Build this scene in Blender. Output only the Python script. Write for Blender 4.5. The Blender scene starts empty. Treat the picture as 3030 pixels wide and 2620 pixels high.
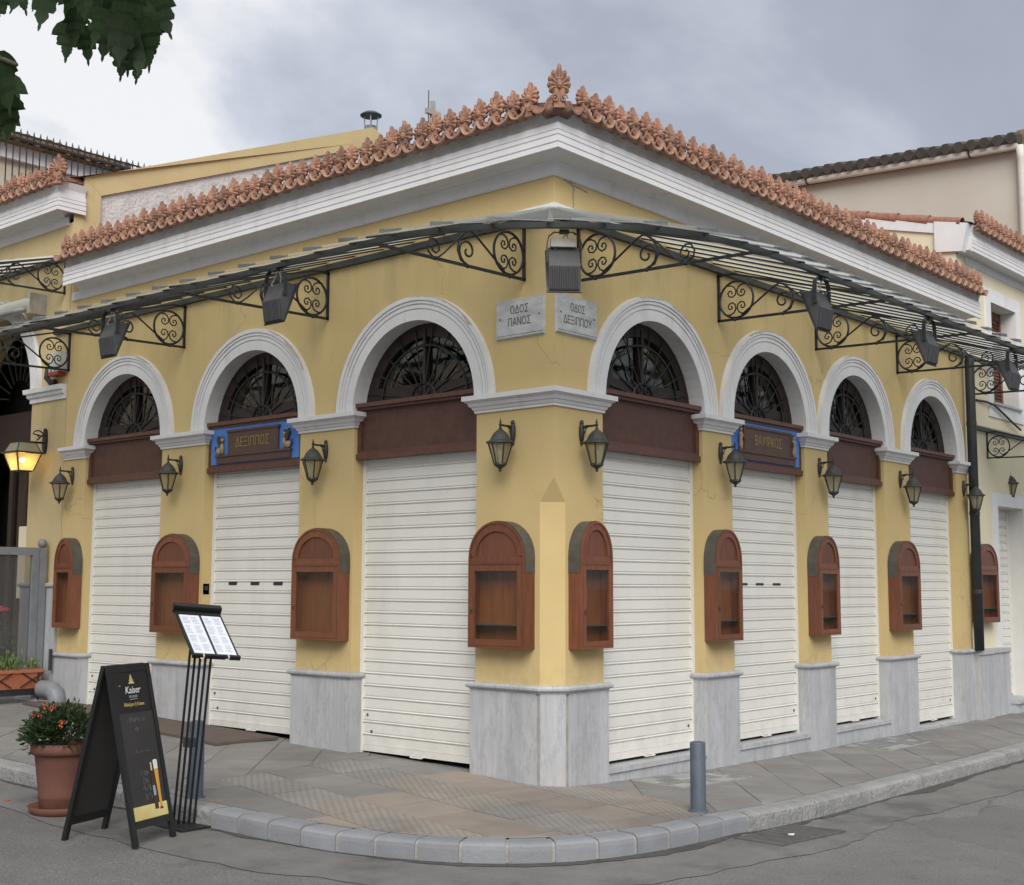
import bpy, bmesh, math, random
from mathutils import Vector, Matrix
random.seed(7)
PI = math.pi
sc = bpy.context.scene
COL = sc.collection
R = math.radians

# ------------------------------------------------------------------ camera
cam_d = bpy.data.cameras.new('camera')
cam = bpy.data.objects.new('camera', cam_d)
COL.objects.link(cam)
yaw, pit, rol = R(131.037), R(6.25), R(.186)
cd = Vector((math.cos(yaw)*math.cos(pit), math.sin(yaw)*math.cos(pit), math.sin(pit)))
cr = Vector((math.sin(yaw), -math.cos(yaw), 0)); cu = cr.cross(cd)
cr2 = cr*math.cos(rol)+cu*math.sin(rol); cu2 = cu*math.cos(rol)-cr*math.sin(rol)
M = Matrix((cr2, cu2, -cd)).transposed().to_4x4()
M.translation = Vector((5.8716, -7.2078, 1.494))
cam.matrix_world = M
cam_d.sensor_width = 36; cam_d.lens = 45.366
cam_d.clip_end = 2000; cam_d.clip_start = .05
sc.camera = cam

# ------------------------------------------------------------------ sky: overcast, broken cloud
SUN_EL, SUN_AZ = R(40), R(-45)          # azimuth of the sun seen from the corner (x east, y north)
SKY_GAIN = .955
w = bpy.data.worlds.new('World'); sc.world = w; w.use_nodes = True
nt = w.node_tree; nt.nodes.clear()
N = nt.nodes.new; LK = nt.links.new
out = N('ShaderNodeOutputWorld'); bg = N('ShaderNodeBackground'); LK(bg.outputs[0], out.inputs[0])
sky = N('ShaderNodeTexSky'); sky.sky_type = 'NISHITA'; sky.sun_disc = False
sky.sun_elevation = SUN_EL; sky.sun_rotation = PI/2-SUN_AZ
skm = N('ShaderNodeVectorMath'); skm.operation = 'SCALE'; skm.inputs['Scale'].default_value = .055
LK(sky.outputs[0], skm.inputs[0])
tc = N('ShaderNodeTexCoord')
sep = N('ShaderNodeSeparateXYZ'); LK(tc.outputs['Generated'], sep.inputs[0])
zz = N('ShaderNodeMath'); zz.operation = 'MAXIMUM'; zz.inputs[1].default_value = 0; LK(sep.outputs['Z'], zz.inputs[0])
za = N('ShaderNodeMath'); za.operation = 'ADD'; za.inputs[1].default_value = .32; LK(zz.outputs[0], za.inputs[0])
dx = N('ShaderNodeMath'); dx.operation = 'DIVIDE'; LK(sep.outputs['X'], dx.inputs[0]); LK(za.outputs[0], dx.inputs[1])
dy = N('ShaderNodeMath'); dy.operation = 'DIVIDE'; LK(sep.outputs['Y'], dy.inputs[0]); LK(za.outputs[0], dy.inputs[1])
cb = N('ShaderNodeCombineXYZ'); LK(dx.outputs[0], cb.inputs[0]); LK(dy.outputs[0], cb.inputs[1])
mp = N('ShaderNodeMapping'); mp.inputs['Location'].default_value = (4.4, 2.9, 0); LK(cb.outputs[0], mp.inputs[0])
n1 = N('ShaderNodeTexNoise'); n1.inputs['Scale'].default_value = 1.15; n1.inputs['Detail'].default_value = 8
n1.inputs['Roughness'].default_value = .53; n1.inputs['Distortion'].default_value = .35
LK(mp.outputs[0], n1.inputs['Vector'])
rp = N('ShaderNodeValToRGB'); e = rp.color_ramp.elements
e[0].position = .34; e[0].color = (.132, .141, .167, 1)
e[1].position = .60; e[1].color = (.34, .341, .345, 1)
q_ = e.new(.45); q_.color = (.158, .168, .197, 1)
q_ = e.new(.535); q_.color = (.235, .248, .276, 1)
LK(n1.outputs['Fac'], rp.inputs[0])
mx = N('ShaderNodeMix'); mx.data_type = 'RGBA'; mx.inputs['Factor'].default_value = .93
LK(skm.outputs[0], mx.inputs['A']); LK(rp.outputs[0], mx.inputs['B'])
LK(mx.outputs['Result'], bg.inputs['Color']); bg.inputs['Strength'].default_value = SKY_GAIN

# ------------------------------------------------------------------ soft sun behind thin cloud
sl = bpy.data.lights.new('sun', 'SUN'); sl.energy = 1.35; sl.angle = R(42); sl.color = (1, .965, .91)
so = bpy.data.objects.new('sun', sl); COL.objects.link(so)
sv = Vector((math.cos(SUN_AZ)*math.cos(SUN_EL), math.sin(SUN_AZ)*math.cos(SUN_EL), math.sin(SUN_EL)))
so.rotation_euler = sv.to_track_quat('Z', 'Y').to_euler(); so.location = (6, -8, 12)
vs = sc.view_settings
vs.view_transform = 'Standard'; vs.look = 'None'; vs.exposure = 1.52; vs.gamma = 1; vs.use_curve_mapping = False

# ------------------------------------------------------------------ materials
MT = {}
def objc(t):
    tcn = t.nodes.new('ShaderNodeTexCoord'); oi = t.nodes.new('ShaderNodeObjectInfo'); va = t.nodes.new('ShaderNodeVectorMath'); va.operation = 'MULTIPLY_ADD'
    va.inputs[1].default_value = (17.3, 11.9, 23.7); t.links.new(oi.outputs['Random'], va.inputs[0]); t.links.new(tcn.outputs['Object'], va.inputs[2]); return va.outputs[0]
VAR = {}
def pm(name, c1, c2=None, scale=6, rough=.7, bump=0, bscale=60, metal=0, stretch=(1,1,1), detail=6, lo=.35, hi=.65, spec=.5, extra=None, bdist=.01, var=0):
    m = bpy.data.materials.new(name); m.use_nodes = True; t = m.node_tree
    b = t.nodes['Principled BSDF']; b.inputs['Roughness'].default_value = rough; b.inputs['Metallic'].default_value = metal
    b.inputs['Specular IOR Level'].default_value = spec
    b.inputs['Base Color'].default_value = (*c1, 1)
    tcn = t.nodes.new('ShaderNodeTexCoord')
    mpn = t.nodes.new('ShaderNodeMapping'); mpn.inputs['Scale'].default_value = stretch
    t.links.new(objc(t), mpn.inputs[0])
    col = None
    if c2 is not None:
        n = t.nodes.new('ShaderNodeTexNoise'); n.inputs['Scale'].default_value = scale; n.inputs['Detail'].default_value = detail
        n.inputs['Roughness'].default_value = .62
        t.links.new(mpn.outputs[0], n.inputs['Vector'])
        r = t.nodes.new('ShaderNodeValToRGB'); r.color_ramp.elements[0].position = lo; r.color_ramp.elements[1].position = hi
        r.color_ramp.elements[0].color = (*c1, 1); r.color_ramp.elements[1].color = (*c2, 1)
        t.links.new(n.outputs['Fac'], r.inputs[0]); col = r.outputs[0]
        t.links.new(col, b.inputs['Base Color'])
    if bump:
        n = t.nodes.new('ShaderNodeTexNoise'); n.inputs['Scale'].default_value = bscale; n.inputs['Detail'].default_value = 5
        t.links.new(mpn.outputs[0], n.inputs['Vector'])
        bn = t.nodes.new('ShaderNodeBump'); bn.inputs['Strength'].default_value = bump; bn.inputs['Distance'].default_value = bdist
        t.links.new(n.outputs['Fac'], bn.inputs['Height']); t.links.new(bn.outputs[0], b.inputs['Normal'])
    MT[name] = m
    if extra: extra(m, t, b, col, mpn)
    if var:
        src = b.inputs['Base Color'].links[0].from_socket; oi = t.nodes.new('ShaderNodeObjectInfo')
        f = rng(t, oi.outputs['Random'], 0, 1, 1-var, 1+var)
        vm = t.nodes.new('ShaderNodeVectorMath'); vm.operation = 'SCALE'; t.links.new(src, vm.inputs[0]); t.links.new(f, vm.inputs['Scale']); t.links.new(vm.outputs[0], b.inputs['Base Color'])
    return m
def mixin(t, b, col, fac, c, blend='MIX'):
    x = t.nodes.new('ShaderNodeMix'); x.data_type = 'RGBA'; x.blend_type = blend
    t.links.new(fac, x.inputs['Factor']); t.links.new(col, x.inputs['A']); x.inputs['B'].default_value = (*c, 1)
    t.links.new(x.outputs['Result'], b.inputs['Base Color']); return x.outputs['Result']
def mth(t, op, a, bb=None, clamp=False):
    n = t.nodes.new('ShaderNodeMath'); n.operation = op; n.use_clamp = clamp
    for i, v in enumerate((a, bb)):
        if v is None: continue
        if isinstance(v, (int, float)): n.inputs[i].default_value = v
        else: t.links.new(v, n.inputs[i])
    return n.outputs[0]
def noise(t, vec, scale, detail=5, stretch=None, rough=.6):
    n = t.nodes.new('ShaderNodeTexNoise'); n.inputs['Scale'].default_value = scale; n.inputs['Detail'].default_value = detail
    n.inputs['Roughness'].default_value = rough
    if stretch:
        mm = t.nodes.new('ShaderNodeMapping'); mm.inputs['Scale'].default_value = stretch
        t.links.new(vec, mm.inputs[0]); vec = mm.outputs[0]
    t.links.new(vec, n.inputs['Vector']); return n.outputs['Fac']
def rng(t, v, a, b_, c=0, d=1):
    n = t.nodes.new('ShaderNodeMapRange'); n.inputs[1].default_value = a; n.inputs[2].default_value = b_
    n.inputs[3].default_value = c; n.inputs[4].default_value = d
    t.links.new(v, n.inputs[0]); return n.outputs[0]

def plaster_extra(zs=3.3, ze=4.15):
    def f(m, t, b, col, mpn):
        tcn = t.nodes.new('ShaderNodeTexCoord'); s = t.nodes.new('ShaderNodeSeparateXYZ'); t.links.new(tcn.outputs['Object'], s.inputs[0])
        pt_ = rng(t, noise(t, tcn.outputs['Object'], .9, 6), .42, .66)
        col = mixin(t, b, col, mth(t, 'MULTIPLY', pt_, .30), (.50, .40, .215))
        gr_ = rng(t, noise(t, tcn.outputs['Object'], 6, 6, (1, 1, .12)), .58, .74)
        col = mixin(t, b, col, mth(t, 'MULTIPLY', gr_, .22), (.27, .215, .12))
        st = rng(t, noise(t, tcn.outputs['Object'], 3.2, 4, (1, 1, .16)), .5, .72)
        up = rng(t, s.outputs['Z'], zs, ze); dn = rng(t, s.outputs['Z'], ze+.02, ze+.06, 1, 0)
        f1 = mth(t, 'MULTIPLY', mth(t, 'MULTIPLY', st, up), dn)
        col = mixin(t, b, col, mth(t, 'MULTIPLY', f1, .55), (.235, .185, .095))
        wn = t.nodes.new('ShaderNodeTexNoise'); wn.inputs['Scale'].default_value = 2.6; wn.inputs['Detail'].default_value = 6; t.links.new(tcn.outputs['Object'], wn.inputs['Vector'])
        va = t.nodes.new('ShaderNodeVectorMath'); va.operation = 'MULTIPLY_ADD'; va.inputs[1].default_value = (.6, .6, .6); t.links.new(wn.outputs['Color'], va.inputs[0]); t.links.new(tcn.outputs['Object'], va.inputs[2])
        vo = t.nodes.new('ShaderNodeTexVoronoi'); vo.feature = 'DISTANCE_TO_EDGE'; vo.inputs['Scale'].default_value = .9; t.links.new(va.outputs[0], vo.inputs['Vector'])
        ck_ = mth(t, 'MULTIPLY', rng(t, vo.outputs['Distance'], .007, .001), rng(t, noise(t, tcn.outputs['Object'], 1.1, 3), .52, .60))
        col = mixin(t, b, col, mth(t, 'MULTIPLY', ck_, .45), (.22, .165, .09))
        low = rng(t, s.outputs['Z'], 1.0, .8); lo2 = mth(t, 'MULTIPLY', low, rng(t, noise(t, tcn.outputs['Object'], 9), .4, .7))
        mixin(t, b, col, mth(t, 'MULTIPLY', lo2, .35), (.33, .26, .15))
    return f
pm('yellow_plaster', (.555, .420, .195), (.52, .388, .178), 2.2, .9, .12, 90, extra=plaster_extra())
pm('yellow_plaster_pale', (.51, .405, .215), (.47, .37, .195), 2.2, .9, .12, 90, extra=plaster_extra(4.0, 5.0))
pm('cream_plaster', (.66, .60, .44), (.62, .56, .41), 2, .9, .1, 90)
pm('beige_plaster', (.475, .45, .39), (.44, .41, .355), 1.1, .92, .15, 60)
pm('white_rough', (.56, .545, .54), (.46, .445, .44), 5, .95, .7, 26, bdist=.03)
def trim_extra(m, t, b, col, mpn):
    tcn = t.nodes.new('ShaderNodeTexCoord')
    st = rng(t, noise(t, tcn.outputs['Object'], 5, 5, (1, 1, .3)), .56, .75)
    mixin(t, b, col, mth(t, 'MULTIPLY', st, .45), (.42, .40, .38))
pm('white_trim', (.655, .65, .66), (.61, .605, .61), 4, .75, .08, 80, extra=trim_extra)
def mortar_extra(m, t, b, col, mpn):
    tcn = t.nodes.new('ShaderNodeTexCoord')
    mixin(t, b, col, rng(t, noise(t, tcn.outputs['Object'], 3, 6), .45, .7), (.33, .31, .29))
pm('eave_mortar', (.52, .51, .50), (.43, .42, .41), 6, .9, .25, 40, extra=mortar_extra)
pm('jamb_paint', (.64, .63, .60), (.6, .59, .56), 5, .8)
def marble_extra(m, t, b, col, mpn):
    oc = objc(t)
    v = rng(t, noise(t, oc, 7, 7, (1, 1, .07), .7), .45, .62)
    col = mixin(t, b, col, mth(t, 'MULTIPLY', v, .7), (.30, .305, .315))
    v2 = rng(t, noise(t, oc, 3.1, 8, (1, 1, .25), .75), .485, .505); v3 = rng(t, noise(t, oc, 3.1, 8, (1, 1, .25), .75), .53, .51)
    col = mixin(t, b, col, mth(t, 'MULTIPLY', mth(t, 'MULTIPLY', v2, v3), .5), (.24, .245, .255))
    d = rng(t, noise(t, oc, 2.3, 5, (1, 1, .5)), .56, .78)
    mixin(t, b, col, mth(t, 'MULTIPLY', d, .4), (.36, .32, .27))
pm('marble_plinth', (.435, .44, .455), (.385, .39, .405), 5, .55, .05, 120, extra=marble_extra)
pm('marble_plaque', (.50, .50, .50), (.36, .36, .37), 9, .6, .1, 60, stretch=(1, 1, 2.2))
pm('letter_grey', (.085, .085, .09), rough=.8)
def shut_extra(m, t, b, col, mpn):
    gm = t.nodes.new('ShaderNodeNewGeometry'); s = t.nodes.new('ShaderNodeSeparateXYZ'); t.links.new(gm.outputs['Position'], s.inputs[0])
    st = rng(t, noise(t, gm.outputs['Position'], 4, 6, (1, 1, .18)), .52, .74)
    lo = rng(t, s.outputs['Z'], .75, .1)
    f = mth(t, 'ADD', mth(t, 'MULTIPLY', st, .16), mth(t, 'MULTIPLY', mth(t, 'MULTIPLY', lo, rng(t, noise(t, gm.outputs['Position'], 7, 5), .38, .66)), .30))
    mixin(t, b, col, f, (.40, .37, .31))
pm('shutter_white', (.685, .675, .63), (.655, .645, .60), 3, .42, .02, 200, spec=.5, extra=shut_extra, var=.025)
pm('shutter_groove', (.36, .34, .30), rough=.6)
pm('dark_slot', (.02, .02, .025), rough=.5)
pm('brown_board', (.088, .038, .026), (.066, .027, .018), 14, .62, .08, 120)
pm('brown_moulding', (.115, .045, .028), (.08, .03, .02), 20, .5)
def wood(name, a, c, rough=.5):
    pm(name, a, c, 9, rough, .1, 30, stretch=(4, 4, .5), detail=8, var=.14, lo=.3, hi=.7)
wood('wood_case', (.185, .062, .026), (.115, .036, .017), .45)
wood('wood_panel', (.135, .046, .022), (.09, .03, .015), .5)
wood('wood_frame', (.026, .012, .009), (.015, .008, .007), .6)
wood('case_back', (.21, .072, .018), (.13, .045, .013), .7)
pm('case_metal', (.085, .078, .062), (.062, .055, .045), 12, .55, .05, 60)
pm('iron', (.011, .013, .014), (.02, .021, .022), 18, .5, .06, 150, spec=.4)
pm('iron_worn', (.032, .034, .036), (.018, .02, .021), 14, .55)
pm('rail_iron', (.026, .03, .03), (.014, .016, .016), 9, .5)
pm('lantern_iron', (.016, .017, .017), (.036, .035, .032), 16, .5, .05, 100)
pm('lantern_hood', (.05, .049, .044), (.026, .026, .025), 13, .6)
def tc_extra(m, t, b, col, mpn):
    oc = objc(t); tcn = t.nodes.new('ShaderNodeTexCoord'); s = t.nodes.new('ShaderNodeSeparateXYZ'); t.links.new(tcn.outputs['Object'], s.inputs[0])
    col = mixin(t, b, col, mth(t, 'MULTIPLY', rng(t, noise(t, oc, 9, 5), .5, .66), .55), (.13, .095, .075))
    soot = mth(t, 'MULTIPLY', rng(t, s.outputs['Z'], .19, .30), rng(t, noise(t, oc, 5, 4), .42, .6))
    mixin(t, b, col, mth(t, 'MULTIPLY', soot, .6), (.075, .06, .055))
pm('terracotta', (.365, .195, .130), (.205, .102, .07), 26, .9, .4, 70, lo=.4, hi=.7, var=.22, extra=tc_extra)
pm('terracotta_old', (.33, .15, .10), (.20, .095, .07), 18, .92, .3, 60)
pm('terracotta_rim', (.40, .26, .19), (.28, .165, .115), 24, .9, .25, 90, var=.15)
pm('roof_tile', (.34, .15, .08), (.17, .09, .06), 5, .9, .3, 40)
pm('mossy_tile', (.27, .15, .09), (.11, .10, .06), 3.5, .95, .3, 40, lo=.4, hi=.6)
pm('dark_tile', (.045, .045, .042), (.075, .06, .05), 6, .9)
pm('concrete_slab', (.215, .205, .192), (.155, .148, .14), 5, .85, .2, 110)
pm('gutter_white', (.62, .60, .55), (.5, .48, .44), 4, .6)
pm('galvanised', (.50, .51, .52), (.38, .39, .40), 12, .32, metal=.85)
pm('cap_green', (.06, .10, .10), rough=.45, metal=.4)
pm('pipe_dark', (.017, .021, .023), (.028, .032, .035), 6, .5)
pm('flood_grey', (.062, .063, .066), (.045, .046, .05), 14, .6, .05, 100)
pm('flood_dark', (.02, .021, .022), rough=.5)
pm('cable_white', (.42, .40, .36), rough=.6)
pm('bollard_blue', (.085, .105, .135), (.065, .08, .105), 8, .55, .05, 80)
pm('gate_grey', (.20, .21, .225), (.16, .17, .18), 7, .5)
pm('pot_clay', (.165, .068, .045), (.13, .052, .035), 7, .75, .05, 100)
pm('planter_clay', (.38, .13, .06), (.32, .10, .045), 7, .8)
pm('soil', (.03, .022, .016), rough=1)
pm('black_paint', (.0075, .007, .007), (.012, .011, .011), 8, .5, .03, 100)
pm('chalkboard', (.026, .0245, .024), (.036, .034, .033), 3.5, .7)
pm('print_gold', (.50, .40, .13), (.70, .62, .28), 2.2, .4)
pm('print_white', (.68, .68, .68), rough=.6)
pm('print_blue', (.25, .32, .42), rough=.6)
pm('chalk', (.17, .17, .17), rough=.9)
pm('beer_amber', (.55, .24, .03), (.62, .32, .05), 6, .35)
pm('bottle_brown', (.045, .018, .01), rough=.3)
pm('paper', (.62, .65, .70), rough=.5)
pm('paper_ink', (.33, .35, .42), rough=.8)
pm('sign_blue', (.07, .20, .55), (.055, .17, .48), 9, .55)
pm('sign_plate', (.085, .045, .033), (.07, .036, .026), 8, .6)
pm('letter_ochre', (.24, .165, .05), rough=.6)
pm('relief_flesh', (.40, .27, .18), (.30, .19, .12), 30, .7)
pm('relief_dark', (.035, .03, .025), (.06, .05, .035), 25, .7)
def leaf_extra(m, t, b, col, mpn):
    tl = t.nodes.new('ShaderNodeBsdfTranslucent'); tl.inputs[0].default_value = (.05, .10, .025, 1); mxs = t.nodes.new('ShaderNodeMixShader'); mxs.inputs[0].default_value = .35
    o = t.nodes['Material Output']; t.links.new(b.outputs[0], mxs.inputs[1]); t.links.new(tl.outputs[0], mxs.inputs[2]); t.links.new(mxs.outputs[0], o.inputs[0])
pm('leaf_tree', (.020, .038, .014), (.012, .025, .010), 9, .6, spec=.2, extra=leaf_extra, var=.25)
pm('leaf_plant', (.020, .040, .013), (.035, .062, .02), 12, .5)
pm('leaf_pale', (.11, .17, .045), (.07, .12, .03), 8, .5)
pm('flower_orange', (.42, .07, .025), (.50, .12, .03), 10, .6)
pm('flower_red', (.55, .03, .05), rough=.6)
pm('bark', (.09, .07, .05), (.05, .04, .03), 12, .95, .5, 25)
pm('door_mat', (.115, .088, .072), (.085, .065, .053), 12, .9, .4, 180)
pm('dark_room', (.022, .017, .013), rough=.9)
pm('shutter_brown', (.16, .06, .038), (.12, .045, .03), 8, .55)
pm('silver', (.55, .55, .54), (.4, .4, .4), 8, .35, metal=.6)
pm('canvas_cream', (.55, .53, .47), rough=.8)
pm('red_paint', (.35, .05, .035), rough=.5)
pm('blue_paint', (.08, .25, .45), rough=.5)
pm('white_plastic', (.6, .6, .58), rough=.5)
pm('house_wall', (.52, .46, .37), (.47, .42, .34), 2, .9)
pm('stone_cross', (.36, .35, .33), (.28, .27, .25), 9, .9)
pm('mortar', (.33, .32, .30), (.24, .232, .22), 12, .95, .2, 60)
pm('clip_metal', (.15, .165, .16), (.10, .11, .11), 8, .5, metal=.3)
pm('block_pale', (.34, .35, .35), (.26, .27, .27), 20, .4)
pm('block_grey', (.20, .21, .212), (.15, .158, .16), 20, .4)
pm('drain_iron', (.12, .115, .11), (.07, .068, .065), 9, .8)
pm('gutter_dirt', (.05, .047, .043), (.085, .08, .073), 9, .95, .5, 60)
pm('bare_render', (.40, .34, .27), (.50, .46, .40), 30, .95, .3, 60)
pm('steel_worn', (.10, .10, .10), (.06, .06, .06), 12, .5, metal=.5)

def kerb_extra(m, t, b, col, mpn):
    tcn = t.nodes.new('ShaderNodeTexCoord')
    oc = objc(t)
    v = rng(t, noise(t, oc, 4.5, 6, (1, 1, 2.5), .7), .42, .65)
    col = mixin(t, b, col, mth(t, 'MULTIPLY', v, .6), (.20, .205, .215))
    s = rng(t, noise(t, oc, 26, 4), .62, .74)
    mixin(t, b, col, mth(t, 'MULTIPLY', s, .5), (.12, .115, .11))
pm('kerb_marble', (.24, .247, .265), (.20, .206, .22), 3, .7, .3, 45, extra=kerb_extra, var=.12)
pm('kerb_rough', (.30, .295, .285), (.22, .22, .215), 8, .85, .8, 30, extra=kerb_extra, bdist=.02, var=.10)

def pave(name, a, c, rib):
    def f(m, t, b, col, mpn):
        tcn = t.nodes.new('ShaderNodeTexCoord'); v = tcn.outputs['Object']
        d = rng(t, noise(t, v, 1.1, 6), .45, .68)
        col = mixin(t, b, col, mth(t, 'MULTIPLY', d, .55), (.115, .108, .10))
        s = rng(t, noise(t, v, 34, 3), .64, .72)
        col = mixin(t, b, col, mth(t, 'MULTIPLY', s, .4), (.08, .075, .07))
        if rib:
            mm = t.nodes.new('ShaderNodeMapping'); mm.inputs['Rotation'].default_value = (0, 0, R(rib)); t.links.new(v, mm.inputs[0])
            wv = t.nodes.new('ShaderNodeTexWave'); wv.inputs['Scale'].default_value = 6.8; wv.wave_type = 'BANDS'
            t.links.new(mm.outputs[0], wv.inputs['Vector'])
            bn = t.nodes.new('ShaderNodeBump'); bn.inputs['Strength'].default_value = .6; bn.inputs['Distance'].default_value = .010
            t.links.new(wv.outputs['Fac'], bn.inputs['Height']); t.links.new(bn.outputs[0], b.inputs['Normal'])
            groove_tone = rng(t, wv.outputs['Fac'], .50, .12)  # darker colour in the hollows between ribs, for contrast
            mixin(t, b, col, mth(t, 'MULTIPLY', groove_tone, .24), (.085, .078, .07))
    pm(name, a, c, 3.5, .86, .25, 120, extra=f, var=.10)
pave('pave_grey', (.215, .208, .197), (.175, .17, .162), 0)
pave('pave_grey_ribbed', (.245, .236, .222), (.21, .203, .192), -53)
pave('pave_pink', (.265, .222, .182), (.225, .192, .163), 0)
pave('pave_pink_ribbed', (.275, .246, .210), (.235, .212, .184), -53)

def road_extra(m, t, b, col, mpn):
    tcn = t.nodes.new('ShaderNodeTexCoord'); v = tcn.outputs['Object']
    ag = rng(t, noise(t, v, 70, 3), .54, .68)
    col = mixin(t, b, col, mth(t, 'MULTIPLY', ag, .75), (.30, .295, .285))
    ag2 = rng(t, noise(t, v, 52, 2), .42, .28)
    col = mixin(t, b, col, mth(t, 'MULTIPLY', ag2, .75), (.05, .05, .05))
    big = rng(t, noise(t, v, .55, 6), .42, .66)
    col = mixin(t, b, col, mth(t, 'MULTIPLY', big, .3), (.10, .098, .095))
    # cracks: thin veins
    wn = t.nodes.new('ShaderNodeTexNoise'); wn.inputs['Scale'].default_value = 1.6; wn.inputs['Detail'].default_value = 6; t.links.new(v, wn.inputs['Vector'])
    va = t.nodes.new('ShaderNodeVectorMath'); va.operation = 'MULTIPLY_ADD'; va.inputs[1].default_value = (.9, .9, .9)
    t.links.new(wn.outputs['Color'], va.inputs[0]); t.links.new(v, va.inputs[2])
    vo = t.nodes.new('ShaderNodeTexVoronoi'); vo.feature = 'DISTANCE_TO_EDGE'; vo.inputs['Scale'].default_value = .42; t.links.new(va.outputs[0], vo.inputs['Vector'])
    cr_ = rng(t, vo.outputs['Distance'], .006, .001)
    cm = mth(t, 'MULTIPLY', cr_, rng(t, noise(t, v, .8, 3), .48, .56))
    col = mixin(t, b, col, mth(t, 'MULTIPLY', cm, .6), (.045, .043, .042))
    vp = t.nodes.new('ShaderNodeTexVoronoi'); vp.inputs['Scale'].default_value = .42; t.links.new(va.outputs[0], vp.inputs['Vector'])
    sp_ = t.nodes.new('ShaderNodeSeparateColor'); t.links.new(vp.outputs['Color'], sp_.inputs[0])
    col = mixin(t, b, col, mth(t, 'MULTIPLY', rng(t, sp_.outputs[0], .35, .9), .38), (.095, .094, .092))
    stn = rng(t, noise(t, v, 3.1, 5), .62, .70); col = mixin(t, b, col, mth(t, 'MULTIPLY', stn, .4), (.065, .063, .06))
    bn = t.nodes.new('ShaderNodeBump'); bn.inputs['Strength'].default_value = .55; bn.inputs['Distance'].default_value = .008
    t.links.new(noise(t, v, 130, 3), bn.inputs['Height']); t.links.new(bn.outputs[0], b.inputs['Normal'])
pm('asphalt', (.165, .162, .157), (.14, .137, .134), 2.2, .85, extra=road_extra)
def gut_extra(m, t, b, col, mpn):
    tcn = t.nodes.new('ShaderNodeTexCoord'); v = tcn.outputs['Object']
    col = mixin(t, b, col, mth(t, 'MULTIPLY', rng(t, noise(t, v, 2.0, 6), .52, .66), .6), (.065, .062, .058))
    ag2 = rng(t, noise(t, v, 75, 2), .42, .28); mixin(t, b, col, mth(t, 'MULTIPLY', ag2, .5), (.05, .05, .05))
pm('gutter_concrete', (.175, .17, .163), (.14, .136, .13), 3, .85, .4, 90, extra=gut_extra)

def glassy(name, tint, alpha, rough=.05, trans=0.0, diff=None, gloss=None):
    m = bpy.data.materials.new(name); m.use_nodes = True; t = m.node_tree; t.nodes.clear()
    o = t.nodes.new('ShaderNodeOutputMaterial')
    tr = t.nodes.new('ShaderNodeBsdfTransparent'); tr.inputs[0].default_value = (*tint, 1)
    gl = t.nodes.new('ShaderNodeBsdfGlossy'); gl.inputs['Roughness'].default_value = rough; gl.inputs[0].default_value = (.9, .9, .9, 1)
    lw = t.nodes.new('ShaderNodeLayerWeight'); lw.inputs[0].default_value = .5
    fr = t.nodes.new('ShaderNodeMath'); fr.operation = 'MULTIPLY_ADD'; fr.inputs[1].default_value = .9; fr.inputs[2].default_value = .07
    fp = t.nodes.new('ShaderNodeMath'); fp.operation = 'POWER'; fp.inputs[1].default_value = 4.5; t.links.new(lw.outputs['Facing'], fp.inputs[0]); t.links.new(fp.outputs[0], fr.inputs[0])
    mxs = t.nodes.new('ShaderNodeMixShader'); (t.links.new(fr.outputs[0], mxs.inputs[0]) if gloss is None else setattr(mxs.inputs[0], 'default_value', gloss))
    base = tr.outputs[0]
    if diff:
        df = t.nodes.new('ShaderNodeBsdfDiffuse'); df.inputs[0].default_value = (*diff, 1)
        tl = t.nodes.new('ShaderNodeBsdfTranslucent'); tl.inputs[0].default_value = (*diff, 1)
        a = t.nodes.new('ShaderNodeMixShader'); a.inputs[0].default_value = trans
        t.links.new(df.outputs[0], a.inputs[1]); t.links.new(tl.outputs[0], a.inputs[2])
        bb = t.nodes.new('ShaderNodeMixShader'); bb.inputs[0].default_value = alpha
        t.links.new(tr.outputs[0], bb.inputs[1]); t.links.new(a.outputs[0], bb.inputs[2]); base = bb.outputs[0]
    t.links.new(base, mxs.inputs[1]); t.links.new(gl.outputs[0], mxs.inputs[2])
    t.links.new(mxs.outputs[0], o.inputs[0]); MT[name] = m
glassy('window_glass', (.62, .64, .63), 0)
glassy('case_glass', (.9, .9, .88), 0, gloss=.045)
glassy('awning_glass', (.96, .97, .965), .36, .3, .88, (.80, .82, .81), gloss=.03)
glassy('lantern_glass', (.88, .84, .68), .45, .1, .6, (.60, .54, .36))
glassy('shelf_glass', (.35, .6, .58), .4, .05, .5, (.12, .28, .27))
glassy('frosted_glass', (.95, .9, .7), .86, .25, .75, (.82, .76, .55))
glassy('gate_mesh', (.55, .56, .57), .25, .4, .3, (.2, .2, .21))
def emis(name, c, s):
    m = bpy.data.materials.new(name); m.use_nodes = True; t = m.node_tree
    b = t.nodes['Principled BSDF']; b.inputs['Emission Color'].default_value = (*c, 1); b.inputs['Emission Strength'].default_value = s
    b.inputs['Base Color'].default_value = (*c, 1); MT[name] = m
emis('bulb_lit', (1, .62, .18), 16)

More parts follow.
